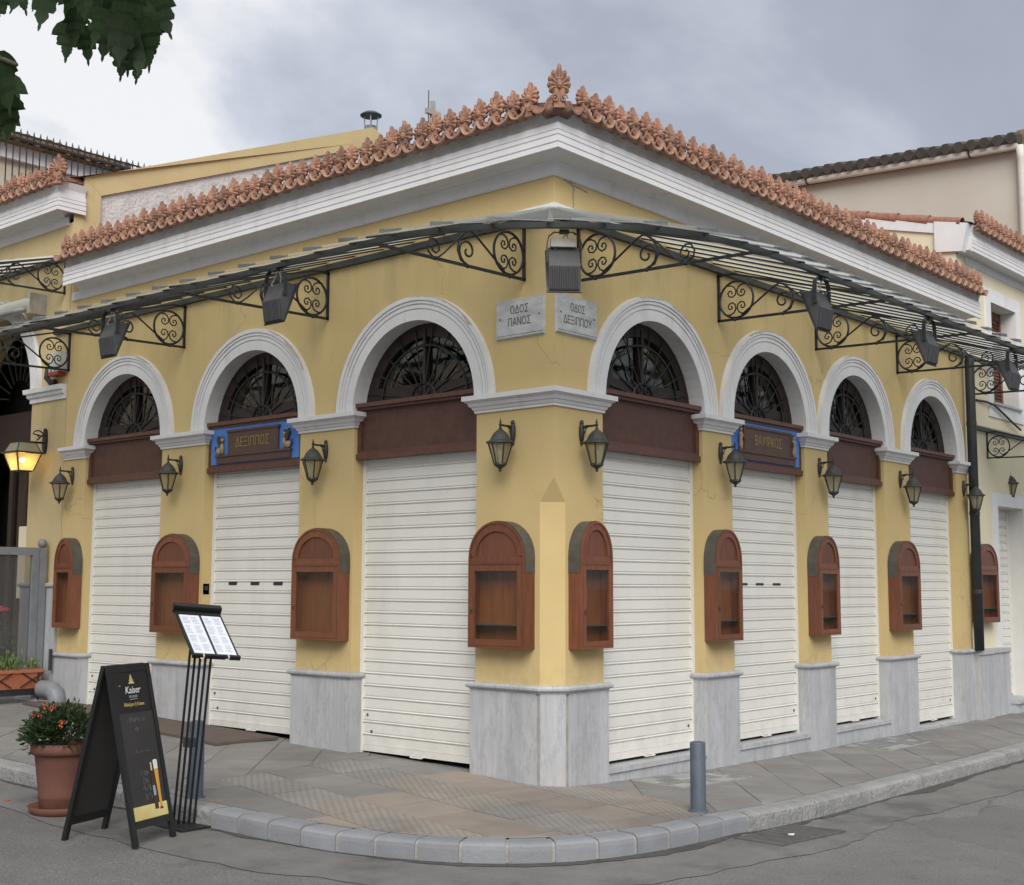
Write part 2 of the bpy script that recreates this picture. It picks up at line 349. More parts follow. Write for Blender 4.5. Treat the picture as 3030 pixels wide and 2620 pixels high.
# ------------------------------------------------------------------ mesh helpers
class MB:
    def __init__(s): s.v = []; s.f = []
    def add(s, vs, fs):
        o = len(s.v); s.v += [tuple(p) for p in vs]; s.f += [tuple(i+o for i in f) for f in fs]; return s
    def box(s, x0, x1, y0, y1, z0, z1):
        return s.add([(x0,y0,z0),(x1,y0,z0),(x1,y1,z0),(x0,y1,z0),(x0,y0,z1),(x1,y0,z1),(x1,y1,z1),(x0,y1,z1)],
              [(0,3,2,1),(4,5,6,7),(0,1,5,4),(1,2,6,5),(2,3,7,6),(3,0,4,7)])
    def hexa(s, p):   # 8 corners, bottom 4 then top 4
        return s.add(p, [(0,3,2,1),(4,5,6,7),(0,1,5,4),(1,2,6,5),(2,3,7,6),(3,0,4,7)])
    def poly(s, pts): return s.add(pts, [tuple(range(len(pts)))])
    def prism(s, a, b):  # two matching loops
        n = len(a); f = [tuple(range(n))[::-1], tuple(range(n, 2*n))]
        f += [(i, (i+1) % n, n+(i+1) % n, n+i) for i in range(n)]
        return s.add(list(a)+list(b), f)
    def xz(s, pts, y0, y1): return s.prism([(x, y0, z) for x, z in pts], [(x, y1, z) for x, z in pts])
    def tube(s, pts, r, n=6, closed=False, flat=None, caps=True):
        pts = [Vector(p) for p in pts]; k = len(pts); rings = []
        rr = r if isinstance(r, (list, tuple)) else [r]*k
        up = Vector((0, 0, 1)); nrm = None
        for i, p in enumerate(pts):
            if closed: t = pts[(i+1) % k]-pts[i-1]
            else: t = pts[min(i+1, k-1)]-pts[max(i-1, 0)]
            t.normalize()
            if nrm is None:
                a = up if abs(t.z) < .9 else Vector((1, 0, 0)); nrm = (a-t*a.dot(t)).normalized()
            else:
                nrm = nrm-t*nrm.dot(t)
                nrm = nrm.normalized() if nrm.length > 1e-6 else Vector((1, 0, 0))
            b = t.cross(nrm)
            rings.append([p+(nrm*math.cos(2*PI*j/n+PI/n)+b*math.sin(2*PI*j/n+PI/n))*rr[i] for j in range(n)])
        vs = [v for rg in rings for v in rg]; fs = []
        for i in range(k if closed else k-1):
            for j in range(n):
                a = i*n+j; b2 = i*n+(j+1) % n; c = ((i+1) % k)*n+(j+1) % n; d = ((i+1) % k)*n+j
                fs.append((a, b2, c, d))
        if not closed and caps: fs += [tuple(range(n))[::-1], tuple(range((k-1)*n, k*n))]
        return s.add(vs, fs)
    def lathe(s, prof, n=16, c=(0, 0, 0), ph=0, cap=True):
        vs = []; fs = []
        for r, z in prof:
            for j in range(n):
                a = 2*PI*j/n+ph; vs.append((c[0]+r*math.cos(a), c[1]+r*math.sin(a), c[2]+z))
        for i in range(len(prof)-1):
            for j in range(n): fs.append((i*n+j, i*n+(j+1) % n, (i+1)*n+(j+1) % n, (i+1)*n+j))
        if cap: fs += [tuple(range(n))[::-1], tuple(range((len(prof)-1)*n, len(prof)*n))]
        return s.add(vs, fs)
    def ball(s, c, r, n=10, m=6):
        rx, ry, rz = r if isinstance(r, (tuple, list)) else (r, r, r)
        vs = [(c[0], c[1], c[2]-rz)]; fs = []
        for i in range(1, m):
            a = -PI/2+PI*i/m
            for j in range(n): b = 2*PI*j/n; vs.append((c[0]+rx*math.cos(a)*math.cos(b), c[1]+ry*math.cos(a)*math.sin(b), c[2]+rz*math.sin(a)))
        vs.append((c[0], c[1], c[2]+rz)); t = len(vs)-1
        for j in range(n): fs.append((0, 1+(j+1) % n, 1+j)); fs.append((t, 1+(m-2)*n+j, 1+(m-2)*n+(j+1) % n))
        for i in range(m-2):
            for j in range(n): fs.append((1+i*n+j, 1+i*n+(j+1) % n, 1+(i+1)*n+(j+1) % n, 1+(i+1)*n+j))
        return s.add(vs, fs)
    def sweep(s, path, prof, caps=True):
        # outward is to the right of travel; prof = [(off, z)...]
        P = [Vector(p) for p in path]; k = len(P); nr = []
        for i in range(k-1):
            d = (P[i+1]-P[i]).normalized(); nr.append(Vector((d.y, -d.x)))
        mt = []
        for i in range(k):
            if i == 0: m = nr[0]
            elif i == k-1: m = nr[-1]
            else:
                m = nr[i-1]+nr[i]; m = m/(1+nr[i-1].dot(nr[i]))
            mt.append(m)
        n = len(prof); vs = []; fs = []
        for i in range(k):
            for o, z in prof: q = P[i]+mt[i]*o; vs.append((q.x, q.y, z))
        for i in range(k-1):
            for j in range(n-1): a = i*n+j; fs.append((a, a+n, a+n+1, a+1))
        if caps: fs += [tuple(range(n)), tuple(range((k-1)*n, k*n))[::-1]]
        return s.add(vs, fs)
    def mesh(s, name, smooth=False, fixn=True):
        me = bpy.data.meshes.new(name); me.from_pydata(s.v, [], s.f)
        if fixn:
            bm = bmesh.new(); bm.from_mesh(me); bmesh.ops.recalc_face_normals(bm, faces=bm.faces); bm.to_mesh(me); bm.free()
        if smooth:
            for p in me.polygons: p.use_smooth = True
        me.update(); return me
    def build(s, name, m, parent=None, smooth=False, fixn=True):
        return ob(name, s.mesh(name, smooth, fixn), m, parent)

def ob(name, me, m, parent=None, loc=(0,0,0), rot=(0,0,0)):
    o = bpy.data.objects.new(name, me); COL.objects.link(o)
    if m is not None and not me.materials: me.materials.append(MT[m] if isinstance(m, str) else m)
    o.location = loc; o.rotation_euler = rot
    if parent is not None: o.parent = parent
    return o
def thing(name, label, cat, loc=(0,0,0), rz=0, group=None):
    o = bpy.data.objects.new(name, None); COL.objects.link(o); o.empty_display_size = .1
    o.location = loc; o.rotation_euler = (0, 0, rz); o['label'] = label; o['category'] = cat
    if group: o['group'] = group
    return o
def tag(o, label, cat, group=None):
    o['label'] = label; o['category'] = cat
    if group: o['group'] = group
    return o
def struct(o, kind='structure'): o['kind'] = kind; return o
def copy_tree(o, parent=None):
    c = o.copy(); COL.objects.link(c); c.parent = parent
    for ch in list(o.children): copy_tree(ch, c)
    return c
def text_mesh(s, size, ext=.002, sx=1.0, align='CENTER', shear=0, width=None):
    cv = bpy.data.curves.new('lettering', 'FONT'); cv.body = s; cv.size = size; cv.extrude = ext; cv.align_x = align; cv.align_y = 'CENTER'
    cv.shear = shear
    cv.resolution_u = 3
    o = bpy.data.objects.new('lettering', cv); COL.objects.link(o)
    dg = bpy.context.evaluated_depsgraph_get(); dg.update()
    me = bpy.data.meshes.new_from_object(o.evaluated_get(dg))
    bpy.data.objects.remove(o); bpy.data.curves.remove(cv)
    if width:
        xs_ = [v.co.x for v in me.vertices]; sx = width/(max(xs_)-min(xs_))
    me.transform(Matrix.Diagonal((sx, 1, 1, 1))); me.materials.clear(); me.name = 'lettering'
    return me
def smooth_by_angle(o, deg=35):
    me = o.data
    for p in me.polygons: p.use_smooth = True
    try: me.set_sharp_from_angle(angle=R(deg))
    except Exception: pass

# ------------------------------------------------------------------ ground heights
def zp(x, y): return .075+.027*min(max(-x, 0), 12)-.11*(1-math.exp(-max(y, 0)/1.5))
def dst(x, y): return math.hypot(max(x, 0), max(-y, 0))
def zt(x, y): return zp(x, y)-.02*min(dst(x, y), 3)
def zroad(x, y): return zp(x, y)-.02*min(dst(x, y), 2)-.12

def frange(a, b, st):
    r = []
    while a < b-1e-6: r.append(a); a += st
    return r+[b]
xs = [-400, -120, -40, -20]+frange(-12, 8, .5)+[12, 20, 40, 120, 400]
ys = [-400, -120, -40, -20]+frange(-12, 12, .5)+[20, 40, 120, 400]
mb = MB()
for y in ys:
    for x in xs: mb.v.append((x, y, zroad(x, y)))
nx = len(xs)
for j in range(len(ys)-1):
    for i in range(nx-1): a = j*nx+i; mb.f.append((a, a+1, a+1+nx, a+nx))
struct(mb.build('road', 'asphalt', smooth=True, fixn=False))

# kerb front line
KP = [(-30,-2.9),(-9,-2.42),(-3.6,-2.25),(-1.08,-2.14),(-.29,-2.06),(.30,-1.93),(.72,-1.76),(1.05,-1.50),(1.25,-1.22),(1.38,-.85),(1.45,-.4),(1.47,.1),(1.43,.9),(1.36,2.1),(1.30,4),(1.28,6),(1.27,10),(1.27,30)]
def dens(path, st=.06):
    o = []
    for (a, b) in zip(path[:-1], path[1:]):
        a = Vector(a); b = Vector(b); n = max(1, int((b-a).length/st))
        o += [a.lerp(b, i/n) for i in range(n)]
    return o+[Vector(path[-1])]
def smooth_path(p, it=2):
    p = [Vector(q) for q in p]
    for _ in range(it):
        n = [p[0]]
        for a, b in zip(p[:-1], p[1:]): n += [a.lerp(b, .25), a.lerp(b, .75)]
        p = n+[p[-1]]
    return p
KD = dens(smooth_path(KP, 3), .05)
cum = [0]
for a, b in zip(KD[:-1], KD[1:]): cum.append(cum[-1]+(b-a).length)
def kat(s):
    lo, hi = 0, len(cum)-1
    while hi-lo > 1:
        m_ = (lo+hi)//2
        if cum[m_] <= s: lo = m_
        else: hi = m_
    t = (s-cum[lo])/max(1e-9, cum[hi]-cum[lo]); p = KD[lo].lerp(KD[hi], t); d = (KD[hi]-KD[lo]).normalized()
    return p, Vector((d.y, -d.x))   # point, outward normal
def knear(q):
    q = Vector(q); return cum[min(range(len(KD)), key=lambda i: (KD[i]-q).length_squared)]
KW = .17
kerb = struct(bpy.data.objects.new('kerb', None)); COL.objects.link(kerb)
cuts = []
def fill(s0, s1, L):
    n = max(1, round((s1-s0)/L)); return [s0+(s1-s0)*i/n for i in range(n)]
sA = knear((-9.5,-2.4)); sB = knear((-1.1,-2.14)); sC = knear((1.45,-.1)); sD = knear((1.44,.16)); sE = knear((1.27, 14))
cuts = fill(sA, sB, .95)+fill(sB, sC, .262)+fill(sC, sD, .26)+fill(sD, sE, 1.0)+[sE]
prof = [(-KW, -.26), (-KW, 0), (-.045, .004), (-.016, -.003), (-.003, -.016), (0, -.04), (0, -.26)]
def kerb_strip(s0, s1, name, m, parent, dz=0, inset=0):
    n = max(1, int((s1-s0)/.12)); mb = MB()
    for i in range(n+1):
        p, nn = kat(s0+(s1-s0)*i/n)
        for o, z in prof:
            q = p+nn*(o-inset*(1 if o > -.1 else -1)); zz_ = zt(p.x, p.y)
            mb.v.append((q.x, q.y, zz_+z+dz))
    k = len(prof)
    for i in range(n):
        for j in range(k-1): a = i*k+j; mb.f.append((a, a+k, a+k+1, a+1))
    mb.f += [tuple(range(k)), tuple(range(n*k, n*k+k))[::-1]]
    return mb.build(name, m, parent)
for a, b in zip(cuts[:-1], cuts[1:]):
    rough = a >= sD-.01 or b <= sB+.01
    g = .006 if rough else .011
    kerb_strip(a+g, b-g, 'kerbstone', 'kerb_rough' if rough else 'kerb_marble', kerb, random.uniform(-.005, .004), random.uniform(-.004, .004))
kerb_strip(sA, sE, 'mortar_joint', 'mortar', kerb, -.009, .008)

# gutter strip and the broken asphalt edge along the kerb
mb = MB(); n = int((sE-sA)/.15); rnd = random.Random(3); wv = .42
for i in range(n+1):
    p, nn = kat(sA+(sE-sA)*i/n); wv = min(.62, max(.28, wv+rnd.uniform(-.05, .05)))
    for o in (-.02, wv*.5, wv):
        q = p+nn*o; mb.v.append((q.x, q.y, zroad(q.x, q.y)+(.007 if o < wv else .004)))
for i in range(n):
    for j in range(2): a = i*3+j; mb.f.append((a, a+3, a+4, a+1))
struct(mb.build('gutter', 'gutter_concrete', smooth=True))

mb = MB(); n = int((sE-sA)/.06); rnd = random.Random(9); wv = .05
for i in range(n+1):
    p, nn = kat(sA+(sE-sA)*i/n); wv = min(.13, max(.012, wv+rnd.uniform(-.02, .02)))
    for o in (-.012, wv):
        q = p+nn*o; mb.v.append((q.x, q.y, zroad(q.x, q.y)+.0105))
for i in range(n): a = i*2; mb.f.append((a, a+2, a+3, a+1))
struct(mb.build('gutter_silt', 'gutter_dirt', fixn=False), 'stuff')

# pavement: bed and slabs
inner = []
for i in range(0, 400):
    p, nn = kat(cum[-1]*i/399); q = p-nn*(KW+.004); inner.append(q)
pav = struct(bpy.data.objects.new('pavement', None)); COL.objects.link(pav)
bed = MB()
ip = [(p.x, p.y) for p in inner if -9.6 <= p.x and p.y <= 14.1]
for i, (x, y) in enumerate(ip):
    # fan between kerb line and a line inside the building
    bx_, by_ = min(x-.0, -.4), max(y, .4)
    if y < .4 and x < -.4: bx_, by_ = x, .4
    elif y >= .4: bx_, by_ = -.4, y
    else: bx_, by_ = -.4, .4
    bed.v += [(x, y, zt(x, y)-.006), (bx_, by_, zt(bx_, by_)-.006)]
for i in range(len(ip)-1): a = 2*i; bed.f.append((a, a+2, a+3, a+1))
bed.build('joint_bed', 'mortar', pav)
def clip(poly, a, b):   # keep left... keep the side away from outward normal
    nn = Vector((b.y-a.y, -(b.x-a.x))); o = []
    for i in range(len(poly)):
        p, q = poly[i], poly[(i+1) % len(poly)]; dp = (p-a).dot(nn); dq = (q-a).dot(nn)
        if dp <= 0: o.append(p)
        if (dp < 0 < dq) or (dq < 0 < dp): o.append(p+(q-p)*(dp/(dp-dq)))
    return o
hull = [inner[i] for i in range(0, 400, 4)]
T = .405; cnt = 0
rnd = random.Random(5)
V2 = Vector
ZL = (V2((-1.9, 0)), V2((-1.9, 1))); ZN = (V2((2, -.04)), V2((-1, .62)))     # borders of the corner paving field
def lay(angle, zone, ox=0, oy=0):
    global cnt
    ex = V2((math.cos(angle), math.sin(angle))); ey = V2((-ex.y, ex.x))
    for i in range(-45, 46):
        for j in range(-45, 46):
            c = ex*(i*T+ox)+ey*(j*T+oy)
            if not (-9.3 < c.x < 2 and -3 < c.y < 10): continue
            if c.x < -.42 and c.y > .42: continue
            g = T/2-.003
            pl_ = [c+ex*sx*g+ey*sy*g for sx, sy in ((-1,-1),(1,-1),(1,1),(-1,1))]
            if zone == 'left': pl_ = clip(pl_, *ZL)
            elif zone == 'right': pl_ = clip(pl_, ZN[1], ZN[0]); pl_ = clip(pl_, V2((-.6, 1)), V2((-.6, 0))) if len(pl_) > 2 else pl_
            else:
                pl_ = clip(pl_, ZL[1], ZL[0])
                if len(pl_) > 2: pl_ = clip(pl_, *ZN)
            if len(pl_) < 3: continue
            for k in [k for k in range(len(hull)-1) if (hull[k]-c).length < 1.2]:
                pl_ = clip(pl_, hull[k], hull[k+1])
                if len(pl_) < 3: break
            if len(pl_) < 3: continue
            k = min(range(len(hull)-1), key=lambda k: (hull[k]-c).length); a, b = hull[k], hull[k+1]
            nn = V2((b.y-a.y, -(b.x-a.x)))
            if all((p-a).dot(nn) > -1e-4 for p in pl_): continue
            ar = abs(sum(p.x*q.y-q.x*p.y for p, q in zip(pl_, pl_[1:]+pl_[:1])))/2
            if ar < .004: continue
            if all(p.x < -.04 and p.y > .14 for p in pl_): continue
            dz = rnd.uniform(-.002, .002)
            top = [(p.x, p.y, zt(p.x, p.y)+dz) for p in pl_]; bot = [(x, y, z-.04) for x, y, z in top]
            rib = zone == 'corner' and j % 2 == 0
            pink = zone == 'corner' and rnd.random() < (.85 if (c-V2((.25, -.75))).length < 1.35 else .15)
            m_ = ('pave_pink' if pink else 'pave_grey')+('_ribbed' if rib else '')
            MB().prism(bot, top).build('paving_slab', m_, pav); cnt += 1
lay(R(42), 'left'); lay(R(42), 'right'); lay(R(-10), 'corner', .1, .06)
print('slabs', cnt)

# glass-block pavement lights set into the right-hand pavement
for (y0, y1, lab) in ((.86, 1.86, 'glass block pavement light in the pavement nearest the corner bollard'), (4.3, 5.25, 'glass block pavement light in the pavement further down the right street')):
    t = thing('pavement_light', lab, 'pavement light', (0, 0, 0))
    def zz_(x, y, d): return (x, y, zt(x, y)+d)
    x0, x1 = .05, .50
    MB().prism([zz_(x0,y0,-.03), zz_(x1,y0,-.03), zz_(x1,y1,-.03), zz_(x0,y1,-.03)], [zz_(x0,y0,.006), zz_(x1,y0,.006), zz_(x1,y1,.006), zz_(x0,y1,.006)]).build('frame', 'mortar', t)
    nx_, ny_ = 4, 9
    for i in range(nx_):
        for j in range(ny_):
            a = x0+.02+(x1-x0-.03)*i/nx_; b = y0+.02+(y1-y0-.03)*j/ny_; sx_ = (x1-x0-.03)/nx_-.012; sy_ = (y1-y0-.03)/ny_-.012
            MB().prism([zz_(a,b,0), zz_(a+sx_,b,0), zz_(a+sx_,b+sy_,0), zz_(a,b+sy_,0)], [zz_(a,b,.010), zz_(a+sx_,b,.010), zz_(a+sx_,b+sy_,.010), zz_(a,b+sy_,.010)]).build('glass_block', rnd.choice(['block_pale', 'block_grey', 'block_grey', 'pave_grey']), t)
# storm drain grate in the gutter
t = thing('drain_grate', 'dark slotted iron drain grate in the gutter below the kerb', 'drain grate')
gp = [(1.53,-.12),(1.50,.72),(1.82,.80),(1.86,-.10)]
def gl_(u, v, d):
    a = Vector(gp[0]).lerp(Vector(gp[1]), u); b = Vector(gp[3]).lerp(Vector(gp[2]), u); p = a.lerp(b, v); return (p.x, p.y, zroad(p.x, p.y)+d)
MB().add([gl_(0,0,.009), gl_(1,0,.009), gl_(1,1,.009), gl_(0,1,.009)], [(0,1,2,3)]).build('pit', 'dark_slot', t)  # flat dark sheet, standing in for the shade below the bars
fr = MB()
for (a, b, c, d) in ((0,1,0,.06),(0,1,.94,1),(0,.03,.06,.94),(.97,1,.06,.94),(.48,.52,.06,.94)):
    fr.prism([gl_(a,c,.005), gl_(b,c,.005), gl_(b,d,.005), gl_(a,d,.005)], [gl_(a,c,.018), gl_(b,c,.018), gl_(b,d,.018), gl_(a,d,.018)])
fr.build('frame', 'drain_iron', t)
for i in range(24):
    u = .045+.91*i/24
    if .46 < u < .53: continue
    MB().prism([gl_(u,.06,.006), gl_(u+.02,.06,.006), gl_(u+.02,.94,.006), gl_(u,.94,.006)], [gl_(u,.06,.015), gl_(u+.02,.06,.015), gl_(u+.02,.94,.015), gl_(u,.94,.015)]).build('bar', 'drain_iron', t)

# ================================================================== MAIN CORNER BUILDING
ROTL, ROTR = 0, PI/2         # facade frames: local x along the wall, -y outward
B = thing('corner_building', 'yellow single storey corner building with white arches and roller shutters', 'building')
ZS, ZTOP, CH, CHZ, CHA = 2.913, 4.52, .131, 2.087, 2.265
RV = .42                      # reveal depth
OL = [(-6.307, -4.925), (-4.218, -2.843), (-2.146, -.760)]           # openings, left wall
OR_ = [(.586, 1.978), (2.438, 3.740), (4.190, 5.437), (6.049, 7.327)]
UL, UR = -6.735, 7.66
APEX = 3.602
def arch_pts(a, b, n=28, dr=0, zs=ZS, apex=APEX):
    c = (a+b)/2; r = (b-a)/2; st = apex-r-zs
    return [(c-(r+dr)*math.cos(PI*i/n), zs+st+(r+dr)*math.sin(PI*i/n)) for i in range(n+1)]
def wall_mesh(ops, u0, u1, zb, corner):
    mb = MB(); cur = u0
    def pier(a, b):
        if corner == 'L' and abs(b) < 1e-6:
            mb.poly([(a,0,zb),(b-CH,0,zb),(b-CH,0,CHZ),(a,0,CHZ)]); mb.poly([(a,0,CHZ),(b-CH,0,CHZ),(b,0,CHA),(a,0,CHA)]); mb.poly([(a,0,CHA),(b,0,CHA),(b,0,ZS),(a,0,ZS)])
        elif corner == 'R' and abs(a) < 1e-6:
            mb.poly([(a+CH,0,zb),(b,0,zb),(b,0,CHZ),(a+CH,0,CHZ)]); mb.poly([(a+CH,0,CHZ),(b,0,CHZ),(b,0,CHA),(a,0,CHA)]); mb.poly([(a,0,CHA),(b,0,CHA),(b,0,ZS),(a,0,ZS)])
        else: mb.poly([(a,0,zb),(b,0,zb),(b,0,ZS),(a,0,ZS)])
        mb.poly([(a,0,ZS),(b,0,ZS),(b,0,ZTOP),(a,0,ZTOP)])
    for a, b in ops:
        pier(cur, a); cur = b
        ar = [(a, ZS)]+arch_pts(a, b)+[(b, ZS)]
        for (p, q) in zip(ar[:-1], ar[1:]):
            if abs(p[0]-q[0]) > 1e-6: mb.poly([(p[0],0,p[1]),(q[0],0,q[1]),(q[0],0,ZTOP),(p[0],0,ZTOP)])
            if p != q: mb.poly([(p[0],0,p[1]),(p[0],RV,p[1]),(q[0],RV,q[1]),(q[0],0,q[1])])
        mb.poly([(a,0,zb),(a,RV,zb),(a,RV,ZS),(a,0,ZS)]); mb.poly([(b,0,ZS),(b,RV,ZS),(b,RV,zb),(b,0,zb)])
    pier(cur, u1)
    return mb
wl = wall_mesh(OL, UL, 0, -.1, 'L'); ow = wl.build('wall', 'yellow_plaster', B, fixn=False)
wr = wall_mesh(OR_, 0, UR, -.3, 'R'); o = wr.build('wall', 'yellow_plaster', B, fixn=False); o.rotation_euler.z = ROTR
mb = MB(); mb.poly([(-CH,0,-.2),(0,CH,-.2),(0,CH,CHZ),(-CH,0,CHZ)]); mb.poly([(-CH,0,CHZ),(0,CH,CHZ),(0,0,CHA)])
mb.build('corner_chamfer', 'yellow_plaster', B, fixn=False)
MB().box(-6.735, -6.35, .003, .3, 4.5, 4.83).build('wall_return', 'yellow_plaster', B)
# dark interior, closed box behind the facades
mb = MB()
mb.poly([(UL,3.2,-.3),(-2.8,3.2,-.3),(-2.8,3.2,4.5),(UL,3.2,4.5)]); mb.poly([(-2.8,3.2,-.3),(-2.8,7.6,-.3),(-2.8,7.6,4.5),(-2.8,3.2,4.5)])
mb.poly([(UL,.42,-.3),(UL,3.2,-.3),(UL,3.2,4.5),(UL,.42,4.5)]); mb.poly([(-.42,7.6,-.3),(-2.8,7.6,-.3),(-2.8,7.6,4.5),(-.42,7.6,4.5)])
mb.poly([(UL,0,4.5),(0,0,4.5),(0,7.66,4.5),(-2.8,7.66,4.5),(-2.8,3.2,4.5),(UL,3.2,4.5)])
mb.poly([(UL,.2,2.5),(-.2,.2,2.5),(-.2,7.6,2.5),(-2.8,7.6,2.5),(-2.8,3.2,2.5),(UL,3.2,2.5)])
mb.build('interior', 'dark_room', B, fixn=False)
# end walls
MB().poly([(UL,0,-.1),(UL,0,ZTOP),(UL,6,ZTOP),(UL,6,-.1)]).build('end_wall', 'yellow_plaster', B, fixn=False)
MB().poly([(0,UR,-.3),(0,UR,4.9),(-6,UR,4.9),(-6,UR,-.3)]).build('end_wall', 'yellow_plaster', B, fixn=False)

# archivolts
def archivolt(a, b, rz, name='arch_surround', zs=ZS, apex=APEX, parent=B, wid=.19):
    ins = .004
    steps = [(0-ins, 0), (0-ins, .030), (.082, .030), (.084, .022), (.090, .022), (.092, .033), (.118, .033), (.120, .026), (.127, .026), (.130, .038), (.146, .038), (.148, .032), (.154, .032), (.157, .045), (wid, .045), (wid+.004, 0)]
    steps = [(d*wid/.19 if d > 0 else d, o) for d, o in steps]
    n = 32; mb = MB(); k = len(steps); rows = []
    c = (a+b)/2; r = (b-a)/2
    def ring(fn):
        for d, o in steps: mb.v.append(fn(d, o))
    ring(lambda d, o: (a-d, -o, zs+.001))
    for i in range(n+1):
        th = PI*i/n; st = apex-r-zs
        ring(lambda d, o: (c-(r+d)*math.cos(th), -o, zs+st+(r+d)*math.sin(th)))
    ring(lambda d, o: (b+d, -o, zs+.001))
    for i in range(n+2):
        for j in range(k-1): q = i*k+j; mb.f.append((q, q+1, q+k+1, q+k))
    o = mb.build(name, 'white_trim', parent); o.rotation_euler.z = rz
    # worn outer edge where the paint has flaked
    rc = random.Random(int(abs(a)*1000)); m3 = MB(); i0 = rc.randint(8, 13) if rz else rc.randint(15, 20); nn_ = rc.randint(7, 11); wd0 = .01
    for i in range(nn_*2+1):
        th = PI*(i0+i/2)/n; st = apex-r-zs; wd0 = min(.030, max(.004, wd0+rc.uniform(-.012, .012))); wq = wd0 if 0 < i < nn_*2 else .001
        for d in (wid-wq, wid+.002): m3.v.append((c-(r+d)*math.cos(th), -.0462, zs+st+(r+d)*math.sin(th)))
    m3.f = [(2*i, 2*i+1, 2*i+3, 2*i+2) for i in range(nn_*2)]
    o3 = m3.build('flaked_edge', 'bare_render', parent, fixn=False); o3.rotation_euler.z = rz
    # white-painted reveal of the arch
    ar = [(a+.003, zs)]+[(x, z) for x, z in arch_pts(a, b, 28, -.003, zs, apex)]+[(b-.003, zs)]
    m2 = MB()
    for p, q in zip(ar[:-1], ar[1:]): m2.poly([(p[0],-.028,p[1]),(p[0],.122,p[1]),(q[0],.122,q[1]),(q[0],-.028,q[1])])
    o2 = m2.build('arch_reveal', 'white_trim', parent, fixn=False); o2.rotation_euler.z = rz
    return o
for a, b in OL: archivolt(a, b, ROTL)
for a, b in OR_: archivolt(a, b, ROTR)

# impost mouldings, wrapped round each pier
IMP = [(0, 2.786), (.014, 2.786), (.014, 2.806), (.022, 2.809), (.030, 2.826), (.030, 2.832), (.042, 2.835), (.052, 2.858), (.052, 2.864), (.066, 2.868), (.072, 2.876), (.085, 2.878), (.085, 2.914), (0, 2.914)]
D_ = .11
def pier_paths(ops, u0, u1):
    e = [u0]+[x for p in ops for x in p]+[u1]
    return [(e[i], e[i+1]) for i in range(0, len(e), 2)]
PL = pier_paths(OL, UL, 0); PR = pier_paths(OR_, 0, UR)
PLM = [(0, -.25), (.026, -.25), (.026, .715), (0, .715)]
PLC = [(0, .712), (.030, .712), (.030, .722), (.046, .727), (.054, .738), (.054, .752), (.044, .764), (.030, .768), (0, .768)]
def wrap(a, b, prof, name, m, rz, d=D_, lend=True, rend=True):
    p = ([(a, d)] if lend else [])+[(a, 0), (b, 0)]+([(b, d)] if rend else [])
    o = MB().sweep(p, prof).build(name, m, B); o.rotation_euler.z = rz; return o
for i, (a, b) in enumerate(PL[:-1]):
    wrap(a, b, IMP, 'impost_moulding', 'white_trim', ROTL, lend=i > 0)
    wrap(a, b, PLM, 'plinth', 'marble_plinth', ROTL, lend=i > 0); wrap(a, b, PLC, 'plinth_moulding', 'marble_plinth', ROTL, lend=i > 0)
for i, (a, b) in enumerate(PR[1:]):
    last = i == len(PR)-2
    wrap(a, b, IMP, 'impost_moulding', 'white_trim', ROTR, rend=not last)
    wrap(a, b, PLM, 'plinth', 'marble_plinth', ROTR, rend=not last); wrap(a, b, PLC, 'plinth_moulding', 'marble_plinth', ROTR, rend=not last)
a0 = PL[-1][0]; b0 = PR[0][1]
MB().sweep([(a0, D_), (a0, 0), (0, 0), (0, b0), (-D_, b0)], IMP).build('impost_moulding', 'white_trim', B)
cp = [(a0, D_), (a0, 0), (-CH-.0, 0), (0, CH), (0, b0), (-D_, b0)]
# corner plinth in three slabs with tight joints
MB().sweep([(a0, D_), (a0, 0), (-CH-.012, 0)], PLM).build('plinth', 'marble_plinth', B)
MB().sweep([(-CH+.001, 0), (0, CH-.001)], [(0,-.25),(.0255,-.25),(.0255,.714),(0,.714)]).build('plinth', 'marble_plinth', B)
MB().sweep([(0, CH+.012), (0, b0), (-D_, b0)], PLM).build('plinth', 'marble_plinth', B)
MB().sweep(cp, [(0,-.25),(.016,-.25),(.016,.71),(0,.71)]).build('plinth_backing', 'mortar', B)
MB().sweep(cp, PLC).build('plinth_moulding', 'marble_plinth', B)

# cornice
CORN = [(0, 4.505), (.016, 4.505), (.016, 4.512), (.022, 4.512), (.022, 4.598), (.034, 4.604), (.034, 4.616), (.052, 4.634), (.075, 4.640), (.190, 4.640), (.196, 4.618), (.222, 4.618),
        (.222, 4.655), (.212, 4.657), (.212, 4.663), (.222, 4.666), (.222, 4.708), (.212, 4.711), (.212, 4.717), (.220, 4.720), (.220, 4.748), (.208, 4.751), (.208, 4.757), (.214, 4.760), (.214, 4.806), (.198, 4.812)]
CTOP = [(.196, 4.808), (.200, 4.86), (.235, 4.935), (.10, 4.97), (0, 4.97)]
cpath = [(-6.53, .3), (-6.53, 0), (0, 0), (0, 7.66)]
cpath = [(-6.735, 0), (0, 0), (0, 7.66)]
def shifted(p, dz=0, do=0): return [(o+do if o > 0 else o, z+dz) for o, z in p]
MB().sweep([(-6.53, 0), (0, 0), (0, 7.70)], [q for q in CORN if q[1] > 4.59]+[(.0, 4.812)]).build('cornice', 'white_trim', B)
MB().sweep([(-6.68, 0), (0, 0), (0, 7.66)], [q for q in CORN if q[1] < 4.60]+[(0, 4.60)]).build('frieze', 'white_trim', B)
MB().sweep([(-6.53, 0), (0, 0), (0, 7.70)], CTOP).build('eave_fillet', 'eave_mortar', B)
